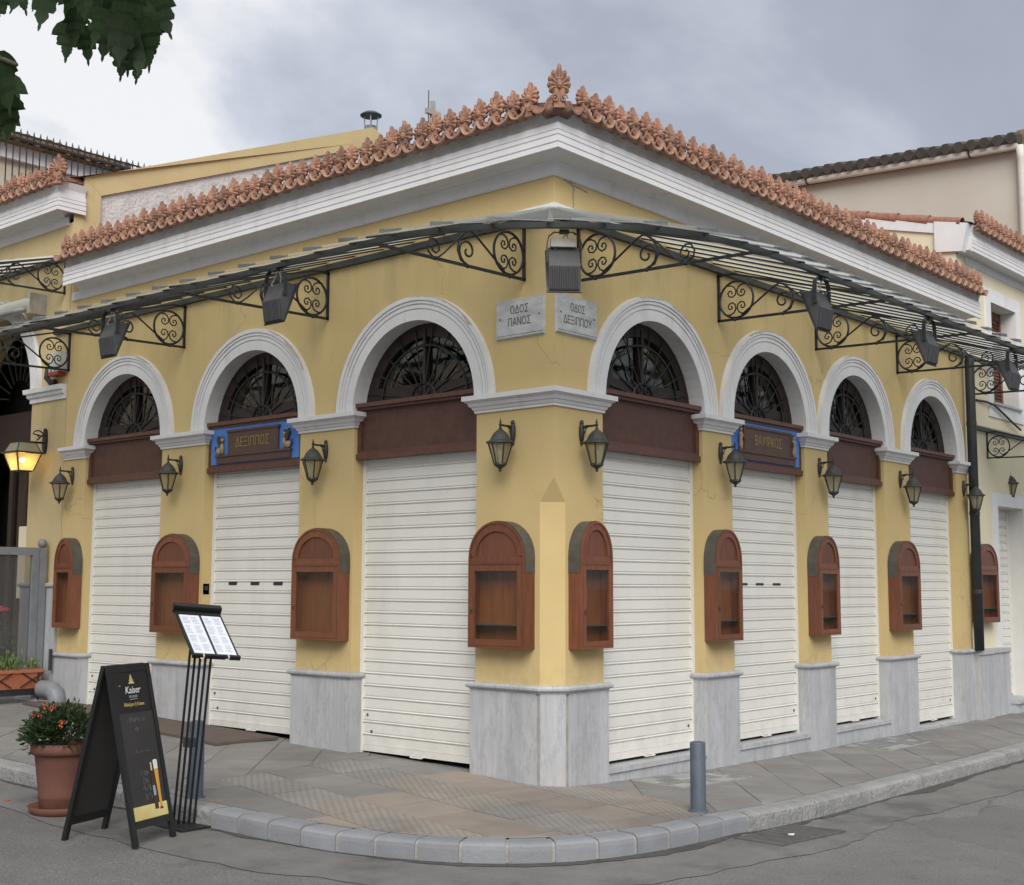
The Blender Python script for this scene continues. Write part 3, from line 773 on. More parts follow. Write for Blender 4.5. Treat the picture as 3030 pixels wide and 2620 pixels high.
# roof: two hipped slopes
E0 = .20; zz0 = 4.95; tp = math.tan(R(15)); dd = 3.2
rb = MB()
rb.poly([(-6.6,-E0,zz0),(E0,-E0,zz0),(E0-dd,-E0+dd,zz0+dd*tp),(-6.6,-E0+dd,zz0+dd*tp)])
rb.poly([(E0,-E0,zz0),(E0,7.68,zz0),(E0-dd,7.68,zz0+dd*tp),(E0-dd,-E0+dd,zz0+dd*tp)])
roof = rb.build('roof', 'roof_tile', B, fixn=False)
hp = [Vector((E0-.1-t*.3, -E0+.1+t*.3, zz0+.03+(t*.3+.1)*tp)) for t in range(0, 10)]
MB().tube(hp, .07, 8).build('hip_tile', 'terracotta', roof)

# terracotta antefixes and pan tiles along the eaves
def antefix_mesh(s=1.0):
    mb = MB(); cz = .150; n = 9
    ang = [R(-112+28*i) for i in range(n)]
    L = [.076, .084, .092, .102, .130, .102, .092, .084, .076]
    th = .022
    for a, l in zip(ang, L):
        d = Vector((math.sin(a), 0, math.cos(a))); p = Vector((d.z, 0, -d.x)); c = Vector((0, 0, cz)); h = .019
        b0_ = c+d*.012-p*.006; b1_ = c+d*.012+p*.006; m0 = c+d*l*.72-p*h; m1 = c+d*l*.72+p*h; tip = c+d*l
        rid = c+d*l*.70+Vector((0, -.018, 0)); bk = Vector((0, th, 0))
        q0 = c+d*l*.93-p*h*.62; q1 = c+d*l*.93+p*h*.62
        vs = [b0_, m0, q0, tip, q1, m1, b1_, rid, b0_+Vector((0,-.012,0)), b1_+Vector((0,-.012,0))]
        vs += [v+bk for v in (b0_, m0, q0, tip, q1, m1, b1_)]
        mb.add(vs, [(8,0,1,7),(1,2,7),(2,3,7),(3,4,7),(4,5,7),(5,6,9,7),(8,7,9),(10,11,1,0),(11,12,2,1),(12,13,3,2),(13,14,4,3),(14,15,5,4),(15,16,6,5),(10,16,15,14,13,12,11)])
    el = [(.060*math.cos(2*PI*i/16), cz+.012+.078*math.sin(2*PI*i/16)) for i in range(16)]
    mb.prism([(x, -.003, z) for x, z in el], [(x, th-.002, z) for x, z in el])
    mb.ball((0, -.014, cz+.004), (.022, .022, .030), 8, 5)            # face
    mb.ball((0, -.012, cz+.034), (.026, .012, .010), 8, 4)            # headdress
    # neck and volutes
    mb.prism([(-.040,-.012,.02),(.040,-.012,.02),(.027,-.012,.09),(.042,-.010,.135),(-.042,-.010,.135),(-.027,-.012,.09)], [(-.040,.03,.02),(.040,.03,.02),(.027,.03,.09),(.042,.02,.135),(-.042,.02,.135),(-.027,.03,.09)])
    for sx in (-1, 1):
        pts = []
        for i in range(15):
            a = i*.62; rr = .027-.0016*i; pts.append((sx*(.030+rr*math.cos(a)), -.018, .070+rr*math.sin(a)))
        mb.tube(pts, .0065, 4)
    # cover tile running back under the roof
    prof = [(.048*math.cos(PI*i/7), .048*math.sin(PI*i/7)) for i in range(8)]
    mb.prism([(x, .0, .045+z) for x, z in prof], [(x, .55, .045+z+.13) for x, z in prof])
    if s != 1: mb.v = [(x*s, y*s, z*s) for x, y, z in mb.v]
    return mb.mesh('antefix')
def pan_mesh(p=.16):
    mb = MB(); ro, ri = .078, .062; n = 12; zc = .082
    def ring(y, r, dz): return [(r*math.cos(PI+PI*i/n), y, zc+dz+r*math.sin(PI+PI*i/n)) for i in range(n+1)]
    a, b, c, d = ring(-.035, ro, 0), ring(-.035, ri, 0), ring(.5, ro, .11), ring(.5, ri, .11)
    o = 0; mb.v = a+b+c+d; k = n+1
    for i in range(n):
        mb.f += [(i, i+1, k+i+1, k+i), (i, 2*k+i, 2*k+i+1, i+1), (k+i, k+i+1, 3*k+i+1, 3*k+i)]
    # raised rim
    rim = [(( ro-.006)*math.cos(PI+PI*i/n), -.040, zc+(ro-.006)*math.sin(PI+PI*i/n)) for i in range(n+1)]
    return mb.mesh('eaves_tile', fixn=True), rim
AM = antefix_mesh(); AM.materials.append(MT['terracotta'])
PM_, rim = pan_mesh(); PM_.materials.append(MT['terracotta'])
RM = MB().tube(rim, .010, 5).mesh('tile_rim'); RM.materials.append(MT['terracotta_rim'])
rnd = random.Random(11)
def eaves_row(u0, n, stp, rz, parent, zb, off, frame=None, ang=None):
    fx = (lambda u, o_: (u, -o_)) if rz == 0 else (lambda u, o_: (o_, u))
    if frame: fx = frame
    for k in range(n):
        u = u0+stp*k
        x, y = fx(u, off); a = ob('antefix', AM, None, parent, (x, y, zb+rnd.uniform(-.006, .008)), (rnd.uniform(-.05, .05), rnd.uniform(-.06, .06), rz+rnd.uniform(-.06, .06)))
        s = rnd.uniform(.94, 1.07); a.scale = (s, 1, s)
        x, y = fx(u+stp/2, off); p = ob('eaves_tile', PM_, None, parent, (x, y, zb+rnd.uniform(-.004, .004)), (0, 0, rz))
        ob('tile_rim', RM, None, p)
ZB = 4.862
eaves_row(-.02, 41, -.16, ROTL, B, ZB, .27)
eaves_row(.02, 48, .16, ROTR, B, ZB, .27)
ob('eaves_tile', PM_, None, B, (.11, -.27, ZB), (0, 0, 0)); ob('eaves_tile', PM_, None, B, (.27, -.11, ZB), (0, 0, PI/2))
CAM_ = antefix_mesh(1.28); CAM_.materials.append(MT['terracotta'])
ob('corner_antefix', CAM_, None, B, (.27, -.27, ZB-.01), (0, 0, PI/4)).scale = (.80, 1, 1.0)
mbx = MB(); mbx.lathe([(.10,-.005),(.12,.03),(.10,.075),(.06,.11)], 12, (.19,-.19,ZB)); mbx.build('corner_tile', 'terracotta', B, smooth=True)

# ------------------------------------------------------------------ shutters, boards, fanlights
def facade_part(mb, name, m, parent, rz, smooth=False, fixn=True):
    o = mb.build(name, m, parent, smooth, fixn)
    if parent.parent is None: o.rotation_euler.z = rz
    return o
def shutter(a, b, zbot, rz, slots=False, label=None, y0=.12, ztop=2.56, parent=B, pitch=.0985, name='roller_shutter'):
    gw = .035
    g = facade_part(MB().box(a+.003, b-.003, y0+.02, y0+.045, zbot+.02, ztop+.03), name, 'shutter_groove', parent, rz)
    for x0, x1 in ((a+.002, a+gw), (b-gw, b-.002)): MB().box(x0, x1, y0-.02, y0+.05, zbot-.02, ztop+.03).build('guide_rail', 'shutter_white', g)
    if label: g['label'] = label
    bt = MB().box(a+gw, b-gw, y0-.012, y0+.03, zbot+.012, zbot+.062)
    bt.build('bottom_rail', 'shutter_white', g)
    hd = MB(); c = (a+b)/2
    hd.tube([(c-.06, y0-.012, zbot+.02), (c-.06, y0-.05, zbot+.012), (c+.06, y0-.05, zbot+.012), (c+.06, y0-.012, zbot+.02)], .006, 5)
    hd.build('pull_handle', 'shutter_white', g)
    lk = MB()
    for x in (a+.09, a+.15, b-.09): lk.lathe([(.013, 0), (.013, .006)], 8, (0,0,0)); 
    lm = MB()
    for x, zq in ((a+.085, .30), (a+.135, .17), (b-.085, .19)):
        lm.prism([(x+.012*math.cos(2*PI*i/8), y0+.001, zbot+zq+.012*math.sin(2*PI*i/8)) for i in range(8)], [(x+.012*math.cos(2*PI*i/8), y0-.006, zbot+zq+.012*math.sin(2*PI*i/8)) for i in range(8)])
    lm.build('lock', 'letter_grey', g)
    P = [(0, 0), (0, .064), (.0055, .066), (.0055, .072), (-.003, .077), (-.007, .083), (-.003, .089), (.0055, .091), (.0055, .0975), (.016, .0985), (.016, 0)]
    pr_ = [(y, z*pitch/.0985) for y, z in P]
    sm = MB().prism([(a+gw-.01, y, z) for y, z in pr_], [(b-gw+.01, y, z) for y, z in pr_]).mesh('slat'); sm.materials.append(MT['shutter_white'])
    z = zbot+.064; k = 0
    while z < ztop:
        ob('slat', sm, None, g, (0, y0+rnd.uniform(-.001, .001), z)); z += pitch; k += 1
    gr = MB()
    # end clips seen as small dark marks at each joint
    z = zbot+.064; side = b-gw if rz else a+gw
    while z < ztop-.05:
        zz_ = z+pitch*.78; gr.box(side-.006, side+.006, y0-.004, y0+.004, zz_-.006, zz_+.006); z += pitch
    gr.build('end_clip', 'shutter_groove', g)
    if slots:
        for (x0, x1) in slots:
            MB().box(x0, x1, y0-.0035, y0+.002, 1.474, 1.508).build('peep_slot', 'dark_slot', g)
    return g
def board(a, b, rz, parent=B, z0=2.545, z1=2.955):
    mb = MB().box(a+.004, b-.004, .055, .085, z0, z1)
    o = facade_part(mb, 'fascia_board', 'brown_board', parent, rz)
    m2 = MB()
    m2.box(a+.002, b-.002, .0, .09, z1-.004, z1+.030); m2.box(a+.003, b-.003, .022, .056, z1-.028, z1-.005)
    m2.box(a+.003, b-.003, .018, .086, z0-.028, z0+.018); m2.box(a+.0035, b-.0035, .034, .056, z0+.0185, z0+.040)
    m2.box(a+.003, a+.045, .032, .0555, z0+.041, z1-.03); m2.box(b-.045, b-.003, .032, .0555, z0+.041, z1-.03)
    m2.build('board_moulding', 'brown_moulding', o)
    return o
def fanlight(a, b, rz, parent=B, zs=2.985, apex=APEX):
    c = (a+b)/2; r = (b-a)/2-.004; n = 24
    def arc(rr, y, k=n, a0=0, a1=PI): return [(c-rr*math.cos(a0+(a1-a0)*i/k), y, zs+rr*sq*math.sin(a0+(a1-a0)*i/k)) for i in range(k+1)]
    sq = (apex-zs)/r
    # wooden window frame
    fr = MB(); w_ = .125
    o1, i1 = arc(r, .125), arc(r-w_, .125)
    for i in range(n): fr.add([o1[i], o1[i+1], i1[i+1], i1[i]], [(0,1,2,3)]); 
    i2 = arc(r-w_, .185)
    for i in range(n): fr.add([i1[i], i1[i+1], i2[i+1], i2[i]], [(0,1,2,3)])
    fr.box(c-r, c+r, .12, .185, zs-.03, zs+.125)
    fr.box(c-.014, c+.014, .115, .185, zs+.126, zs+(r-.06)*sq)
    f = facade_part(fr, 'fanlight', 'wood_frame', parent, rz, fixn=False)
    gl = MB(); ga = arc(r-w_+.01, .16)
    # panes either side of the mullion
    for lo, hi in ((0, n//2), (n//2, n)):
        pts = [(c, .16, zs+.1)]+ga[lo:hi+1]
        MB().poly(pts).build('pane', 'window_glass', f, fixn=False)
    # wrought iron grille in front
    gr = MB(); y = .112
    gr.tube([(x, y, z) for x, _, z in arc(r*.70, 0)], .011, 5)
    gr.tube([(x, y, z) for x, _, z in arc(r*.20, 0, 14)], .009, 5)
    gr.tube([(c-r, y, zs+.012), (c+r, y, zs+.012)], .011, 4)
    for i in range(10):
        th = PI*(i+.5)/10; d = (math.cos(th), math.sin(th)*sq)
        gr.tube([(c-d[0]*r*.20, y, zs+d[1]*r*.20), (c-d[0]*r*.955, y, zs+d[1]*r*.955)], .0062, 4)
    for sx in (-1, 1):
        pts = []
        for i in range(16): t_ = i*.5; rr = .052*(1-i/19); pts.append((c+sx*(.055+rr*math.cos(t_)), y, zs+.062+rr*math.sin(t_)))
        gr.tube(pts, .006, 4)
    gr.build('grille', 'iron', f)
    return f
for i, (a, b) in enumerate(OL):
    zb_ = zp((a+b)/2, 0)+.012
    sl_ = [(-3.965, -3.845), (-3.640, -3.520), (-3.315, -3.190)] if i == 1 else False
    shutter(a, b, zb_, ROTL, sl_); board(a, b, ROTL); fanlight(a, b, ROTL)
for i, (a, b) in enumerate(OR_):
    zb_ = .15 if i < 3 else .015
    c = (a+b)/2
    sl_ = [(2.735, 2.865), (3.015, 3.145), (3.315, 3.45)] if i == 1 else False
    shutter(a, b, zb_, ROTR, sl_); board(a, b, ROTR); fanlight(a, b, ROTR)
    th = MB()
    if i < 3:
        th.box(a-.002, b+.002, -.006, .30, -.25, .098); th.box(a+.001, b-.001, -.022, .30, .099, .136)
    else: th.box(a+.001, b-.001, -.05, .30, -.25, -.008)
    o = th.build('threshold', 'marble_plinth', B); o.rotation_euler.z = ROTR
# stray cracked render patch at the corner above the awning
t_ = MB(); pts = [(.001,.20,4.50),(.001,.235,4.46),(.001,.225,4.40),(.001,.232,4.33),(.001,.222,4.29)]
t_.tube([(p[0]+.0, p[1], p[2]) for p in pts], .007, 4); t_.tube([(.001,.12,4.503),(.001,.19,4.485),(.001,.33,4.478),(.001,.40,4.468)], .006, 4)
t_.build('render_crack', 'mortar', B)
# lead flashing lump where the awning meets the corner
fl = MB(); fl.sweep([(-.46, 0), (0, 0), (0, .40)], [(0, 4.24), (.035, 4.245), (.03, 4.29), (0, 4.30)]); fl.build('flashing', 'white_trim', B)

# ================================================================== GLASS AWNING round the corner
def spiral(c, r, turns, a0, y=0, n=26, sgn=1, inner=.12):
    pts = []
    for i in range(n+1):
        t = i/n; rr = r*(1-(1-inner)*t); a = a0+sgn*2*PI*turns*t
        pts.append((c[0]+rr*math.cos(a), c[1]+rr*math.sin(a)))
    return pts
def bracket(parent, u, rz, zoff=0, scale=1.0, tip=1.60, wallpost=True, flip=1, wx=None):
    # built in the plane perpendicular to the wall: (a = outward, z)
    zt0, zb0, zt1 = 4.155, 3.757, 3.722
    def P(a, z): return (0, -a*scale, (z-zb0)*scale+zb0+zoff)
    fr = MB()
    def bar(p, q, h=.014, wv=.012):
        fr.tube([P(*p), P(*q)], h*scale, 4)
    bar((.012, zb0-.01), (.012, zt0+.01)); bar((.0, zb0), (tip, zt1)); bar((.0, zt0), (.16, zt0-.004)); bar((.14, zt0), (tip, zt1+.03), .012)
    b = ob('bracket', fr.mesh('bracket'), 'iron', parent, (u, 0, 0) if rz == 0 else ((0 if wx is None else wx), u, 0), (0, 0, rz))
    if rz == 0 and wx is not None: b.location.y = wx
    sw = MB(); r_ = .0085*scale
    def crv(pts, r=r_): sw.tube([P(a, z) for a, z in pts], r, 5)
    cc = (.187, 3.925); n = 28
    sw.tube([P(cc[0]+.165*math.cos(2*PI*i/n), cc[1]+.160*math.sin(2*PI*i/n)) for i in range(n)], .0105*scale, 5, closed=True)
    for sz in (1, -1):
        for sx in (1, -1):
            c2 = (cc[0]+sx*.050, cc[1]+sz*.066)
            pts = spiral(c2, .046, 1.25, PI/2*sz, n=20, sgn=-sz*sx*-1)
            st = [(cc[0]+sx*.002, cc[1]+sz*.075), (cc[0]+sx*.012, cc[1]+sz*.105)]
            crv([(cc[0]+sx*.085, cc[1]+sz*.128), (cc[0]+sx*.055, cc[1]+sz*.127), (cc[0]+sx*.022, cc[1]+sz*.110), (cc[0]+sx*.006, cc[1]+sz*.078), (cc[0]+sx*.012, cc[1]+sz*.045), (cc[0]+sx*.040, cc[1]+sz*.024), (cc[0]+sx*.072, cc[1]+sz*.032), (cc[0]+sx*.084, cc[1]+sz*.058), (cc[0]+sx*.070, cc[1]+sz*.080), (cc[0]+sx*.048, cc[1]+sz*.078), (cc[0]+sx*.042, cc[1]+sz*.060), (cc[0]+sx*.052, cc[1]+sz*.052)], .0070*scale)
    # diagonal from the ring up to the glass bar, then S scrolls
    crv([(.235, 3.785), (.30, 3.825), (.55, 3.985), (.60, 4.005), (.66, 3.985), (.725, 3.90), (.732, 3.84), (.70, 3.775), (.63, 3.752)]+[(.632+.098*math.cos(a)*f, 3.852+.098*math.sin(a)*f) for a, f in [(-PI/2+i*.45, 1-.045*i) for i in range(1, 20)]], .0085*scale)
    crv([(.62, 4.0), (.70, 3.95), (.86, 3.80), (.93, 3.748), (.985, 3.742), (1.03, 3.775), (1.04, 3.82), (1.01, 3.868), (.965, 3.872), (.925, 3.84), (.92, 3.80), (.95, 3.775), (.985, 3.785), (.995, 3.815), (.975, 3.832), (.96, 3.82)], .0075*scale)
    for a in (.63, .965, .17): sw.ball(P(a, 3.755-.02*a), .017*scale, 6, 4)
    sw.build('scrollwork', 'iron', b)
    return b
AW = thing('glass_awning', 'glass and wrought iron awning wrapping the corner above the arches', 'awning')
ZW, ZR, OFF, RC = 4.265, 3.735, 1.62, 1.92       # wall height, rail height, depth, corner radius
UL_A, UR_A = -7.0, 9.3
cc_ = (-.31, .30)
def outer(t, off):      # t = arc length from the corner middle; negative = left facade
    qa = PI/4*RC
    if t < -qa: return Vector((cc_[0]+(t+qa), -off)), Vector((0, -1))
    if t > qa: return Vector((off, cc_[1]+(t-qa))), Vector((1, 0))
    a = -PI/4+t/RC; r = RC+(off-OFF); k = (off)/(OFF)
    return Vector((cc_[0]+r*math.cos(a), cc_[1]+r*math.sin(a))), Vector((math.cos(a), math.sin(a)))
def inner_pt(t):
    p, _ = outer(t, OFF); qa = PI/4*RC
    if t <= -qa: return Vector((p.x, -.01))
    if t >= qa: return Vector((.01, p.y))
    f = t/qa
    return Vector((-.31*(-f), -.01)) if f < 0 else Vector((.01, .30*f))
qa = PI/4*RC
tl = -(qa+(-.31-UL_A)); tr = qa+(UR_A-.30)
# rails
rail = MB(); pts = []
t = tl
while t < tr: p, _ = outer(t, OFF-.03); pts.append((p.x, p.y, ZR-.035)); t += .16
rail2 = MB(); k = len(pts)
prof = [(-.016, -.020), (.016, -.020), (.016, .016), (-.016, .016)]
for i in range(k):
    t_ = tl+.16*i; p, nn = outer(t_, OFF-.03)
    for o, z in prof: q = p+nn*o; rail2.v.append((q.x, q.y, ZR-.02+z))
for i in range(k-1):
    for j in range(4): a = i*4+j; b2 = i*4+(j+1) % 4; rail2.f.append((a, b2, b2+4, a+4))
rail2.f += [(0,1,2,3), ((k-1)*4, (k-1)*4+3, (k-1)*4+2, (k-1)*4+1)]
rail2.build('outer_rail', 'rail_iron', AW)
MB().sweep([(UL_A, 0), (0, 0), (0, UR_A)], [(.002, 4.175), (.045, 4.175), (.045, 4.225), (.002, 4.225)]).build('wall_rail', 'rail_iron', AW)
# glazing bars and overlapping glass panels
pit = .355; np_ = 0
def slab(t0, t1, up0, up1, ext, th=.007):
    a0_, n0 = outer(t0, OFF+ext); a1_, n1 = outer(t1, OFF+ext); i0, i1 = inner_pt(t0), inner_pt(t1)
    ze = ZR-(ZW-ZR)/OFF*ext
    top = [(i0.x, i0.y, ZW+up0*.4), (a0_.x, a0_.y, ze+up0), (a1_.x, a1_.y, ze+up1), (i1.x, i1.y, ZW+up1*.4)]
    return [(x, y, z+th) for x, y, z in top], top
t = .18; edges = []
def panel(t0, t1, lift0, lift1):
    a, b = slab(t0, t1, lift0, lift1, .115)
    return MB().prism(b, a).build('glass_panel', 'awning_glass', AW)
def capstrip(t0, t1, l0, l1):
    # folded metal clip along the outer end of each panel
    p0, n0 = outer(t0, OFF+.118); p1, n1 = outer(t1, OFF+.118); ze = ZR-(ZW-ZR)/OFF*.118
    q0, q1 = p0-n0*.05, p1-n1*.05
    MB().hexa([(q0.x,q0.y,ze+l0+.012),(p0.x,p0.y,ze+l0-.004),(p1.x,p1.y,ze+l1-.012),(q1.x,q1.y,ze+l1+.004),(q0.x,q0.y,ze+l0+.026),(p0.x,p0.y,ze+l0+.009),(p1.x,p1.y,ze+l1+.016),(q1.x,q1.y,ze+l1+.032)]).build('edge_clip', 'clip_metal', AW)
def gbar(t0):
    p, nn = outer(t0, OFF+.02); i = inner_pt(t0); d = Vector((p.x-i.x, p.y-i.y)); s = Vector((-d.y, d.x)).normalized()*.005
    zi, zo = ZW-.020, ZR-.022
    MB().hexa([(i.x-s.x,i.y-s.y,zi),(p.x-s.x,p.y-s.y,zo),(p.x+s.x,p.y+s.y,zo),(i.x+s.x,i.y+s.y,zi),(i.x-s.x,i.y-s.y,zi+.014),(p.x-s.x,p.y-s.y,zo+.014),(p.x+s.x,p.y+s.y,zo+.014),(i.x+s.x,i.y+s.y,zi+.014)]).build('glazing_bar', 'rail_iron', AW)
panel(-.18, .18, .012, .012); capstrip(-.05, .18, .012, .012)
t = .18
while t < tr-pit: panel(t-.03, t+pit, .0, .024); capstrip(t+pit*.62, t+pit, .014, .024); gbar(t); t += pit
t = -.18
while t > tl+pit: panel(t+.03, t-pit, .0, .024); capstrip(t-pit*.62, t-pit, .014, .024); gbar(t); t -= pit
for u in (-.279, -2.505, -4.603, -6.709): bracket(AW, u, ROTL)
for u in (.281, 2.249, 4.004, 5.821, 7.878): bracket(AW, u, ROTR, tip=1.55)

# ================================================================== WALL LANTERNS
def lantern(label, loc, rz, group='black wall lanterns'):
    t = thing('wall_lantern', label, 'lantern', loc, rz, group); return t
lan_proto = None
def lantern_parts(t, mirror=1):
    wp = MB(); wp.ball((0, -.012, -.005), (.024, .022, .080), 10, 8); wp.ball((0, -.014, .068), (.016, .016, .022), 8, 5); wp.ball((0, -.012, -.083), (.013, .012, .018), 8, 5)
    ob('wall_plate', wp.mesh('wall_plate', True), 'lantern_iron', t)
    ar = MB(); ar.tube([(0, -.015, .030), (0, -.06, .040), (0, -.10, .038), (0, -.152, .040)], [.013, .010, .009, .009], 6)
    ar.tube([(0,-.02,-.03),(0,-.045,-.005),(0,-.05,.02),(0,-.075,.034)], .005, 5)
    ar.lathe([(.004,.085),(.004,.070),(.010,.063),(.005,.055),(.012,.047),(.012,.036),(.006,.03),(.012,.016),(.010,.006)][::-1], 8, (0,-.152,0))
    ob('arm', ar.mesh('arm'), 'lantern_iron', t)
    hd = MB(); hd.lathe([(.012,.010),(.020,.004),(.046,-.018),(.062,-.040),(.070,-.058),(.078,-.074),(.104,-.086),(.106,-.096),(.098,-.099),(.0,-.099)], 18, (0,-.152,0), cap=False)
    ob('hood', hd.mesh('hood', False), 'lantern_hood', t)
    n = 6; rt, rb, z1, z0 = .088, .044, -.100, -.248
    fr = MB()
    pt = [(rt*math.cos(2*PI*i/n+PI/6), -.152+rt*math.sin(2*PI*i/n+PI/6), z1) for i in range(n)]
    pb = [(rb*math.cos(2*PI*i/n+PI/6), -.152+rb*math.sin(2*PI*i/n+PI/6), z0) for i in range(n)]
    for i in range(n): fr.tube([pt[i], pb[i]], .0062, 4)
    fr.lathe([(.048,-.242),(.050,-.256),(.036,-.268),(.016,-.280),(.009,-.289),(.012,-.297),(.005,-.306)], 12, (0,-.152,0))
    ob('frame', fr.mesh('frame'), 'lantern_iron', t)
    for i in range(n):
        j = (i+1) % n
        MB().poly([pt[i], pt[j], pb[j], pb[i]]).build('pane', 'lantern_glass', t, fixn=False)
    bl = MB(); bl.lathe([(.012,-.242),(.012,-.20),(.022,-.18),(.024,-.15),(.012,-.125)], 8, (0,-.152,0)); bl.build('bulb', 'white_plastic', t)
first = None
LN = [('left', -.384, 'black lantern on the left face of the corner pier beside the street plaques'),
      ('left', -2.492, 'black lantern on the pier between the nearest left shutter and the sphinx sign'),
      ('left', -4.594, 'black lantern on the pier just left of the sphinx sign'),
      ('left', -6.541, 'black lantern on the leftmost narrow pier beside the bigger lit lantern'),
      ('right', .312, 'black lantern on the right face of the corner pier'),
      ('right', 2.242, 'black lantern partly in front of the blue sign with two figures'),
      ('right', 4.012, 'black lantern on the pier just right of the two figure sign'),
      ('right', 5.81, 'black lantern on the pier left of the last right arch'),
      ('right', 7.515, 'black lantern in front of the dark downpipe at the right')]
for sd, u, lab in LN:
    loc = (u, 0, 2.617) if sd == 'left' else (0, u, 2.617); rz = ROTL if sd == 'left' else ROTR
    if first is None:
        first = lantern(lab, loc, rz); lantern_parts(first)
    else:
        c = copy_tree(first); c.location = loc; c.rotation_euler = (0, 0, rz); c['label'] = lab
# half lantern on the cream neighbour, hung flat on its wall
c = copy_tree(first); c.location = (-.22, 9.23, 2.87); c.rotation_euler = (0, 0, ROTR); c['label'] = 'black lantern fixed flat on the cream neighbour above the doorway'; c['group'] = 'black wall lanterns'

# ================================================================== FLOODLIGHTS under the rail
def flood_parts(t):
    yk = MB(); pts = [(-.108, 0, -.20), (-.108, 0, -.08), (-.095, 0, -.03), (-.06, 0, -.005), (.06, 0, -.005), (.095, 0, -.03), (.108, 0, -.08), (.108, 0, -.20)]
    for a, b in zip(pts[:-1], pts[1:]):
        yk.hexa([(a[0]-.003, -.016, a[2]), (a[0]+.003, -.016, a[2]), (a[0]+.003, .016, a[2]), (a[0]-.003, .016, a[2]), (b[0]-.003, -.016, b[2]+.004), (b[0]+.003, -.016, b[2]+.004), (b[0]+.003, .016, b[2]+.004), (b[0]-.003, .016, b[2]+.004)])
    yk.box(-.03, .03, -.02, .02, -.012, .012)
    yk.build('yoke', 'flood_dark', t)
    # side profile (outward a = -y, z); lens towards the wall, finned back outward
    pr = [(-.115, -.112), (-.018, -.098), (.035, -.225), (.012, -.375), (-.010, -.378)]
    for i in range(1): pass
    bd = MB().prism([(-.098, -a, z) for a, z in pr], [(.098, -a, z) for a, z in pr]); bd.build('body', 'flood_grey', t)
    hoodp = MB(); 
    hoodp.box(-.112, .112, .0, .006, 0, .001)
    vis = MB(); d = Vector((0, .105+.01, .266)).normalized()
    vis.hexa([(-.11, .120, -.095), (.11, .120, -.095), (.11, .112, -.090), (-.11, .112, -.090), (-.11, .0, -.39), (.11, .0, -.39), (.11, -.010, -.386), (-.11, -.010, -.386)])
    vis.build('lens_frame', 'flood_dark', t)
    for i in range(13):
        x = -.085+.17*i/12
        MB().add([(x-.003, -.036, -.228), (x+.003, -.036, -.228), (x+.003, -.014, -.372), (x-.003, -.014, -.372), (x-.003, -.048, -.232), (x+.003, -.048, -.232), (x+.003, -.026, -.368), (x-.003, -.026, -.368)],
           [(0,1,2,3),(4,7,6,5),(0,4,5,1),(3,2,6,7),(0,3,7,4),(1,5,6,2)]).build('fin', 'flood_grey', t)
    for sx in (-1, 1): MB().lathe([(.014, 0), (.014, .01)], 8, (0, 0, 0)).v and None
    cb_ = MB(); cb_.tube([(.02, .0, -.01), (-.03, .015, -.06), (-.06, .01, -.10), (-.03, .03, -.13), (.01, .035, -.105), (.03, .02, -.05), (.015, .01, 0)], .005, 5)
    cb_.build('cable', 'cable_white', t)
first_f = None
FL = [((-3.34, -1.587), ROTL, 'grey finned floodlight hanging from the awning above the leftmost arch'), ((-1.225, -1.591), ROTL, 'grey finned floodlight hanging from the awning left of the nearest left arch'),
      ((.93, -1.04), PI/4, 'floodlight with a loose cable hanging at the awning corner over the plaques'),
      ((1.57, 1.12), ROTR, 'floodlight under the right awning nearest the corner'), ((1.57, 2.99), ROTR, 'middle floodlight under the right awning'), ((1.57, 4.86), ROTR, 'farthest floodlight under the right awning in front of the downpipe')]
for (x, y), rz, lab in FL:
    if first_f is None:
        first_f = thing('floodlight', lab, 'floodlight', (x, y, 3.688), rz, 'floodlights under the awning rail'); flood_parts(first_f)
    else:
        c = copy_tree(first_f); c.location = (x, y, 3.688); c.rotation_euler = (0, 0, rz); c['label'] = lab
    if rz == PI/4:
        MB().box(-.085, .075, -.015, .035, -.098, -.045).build('ballast_box', 'cable_white', c)

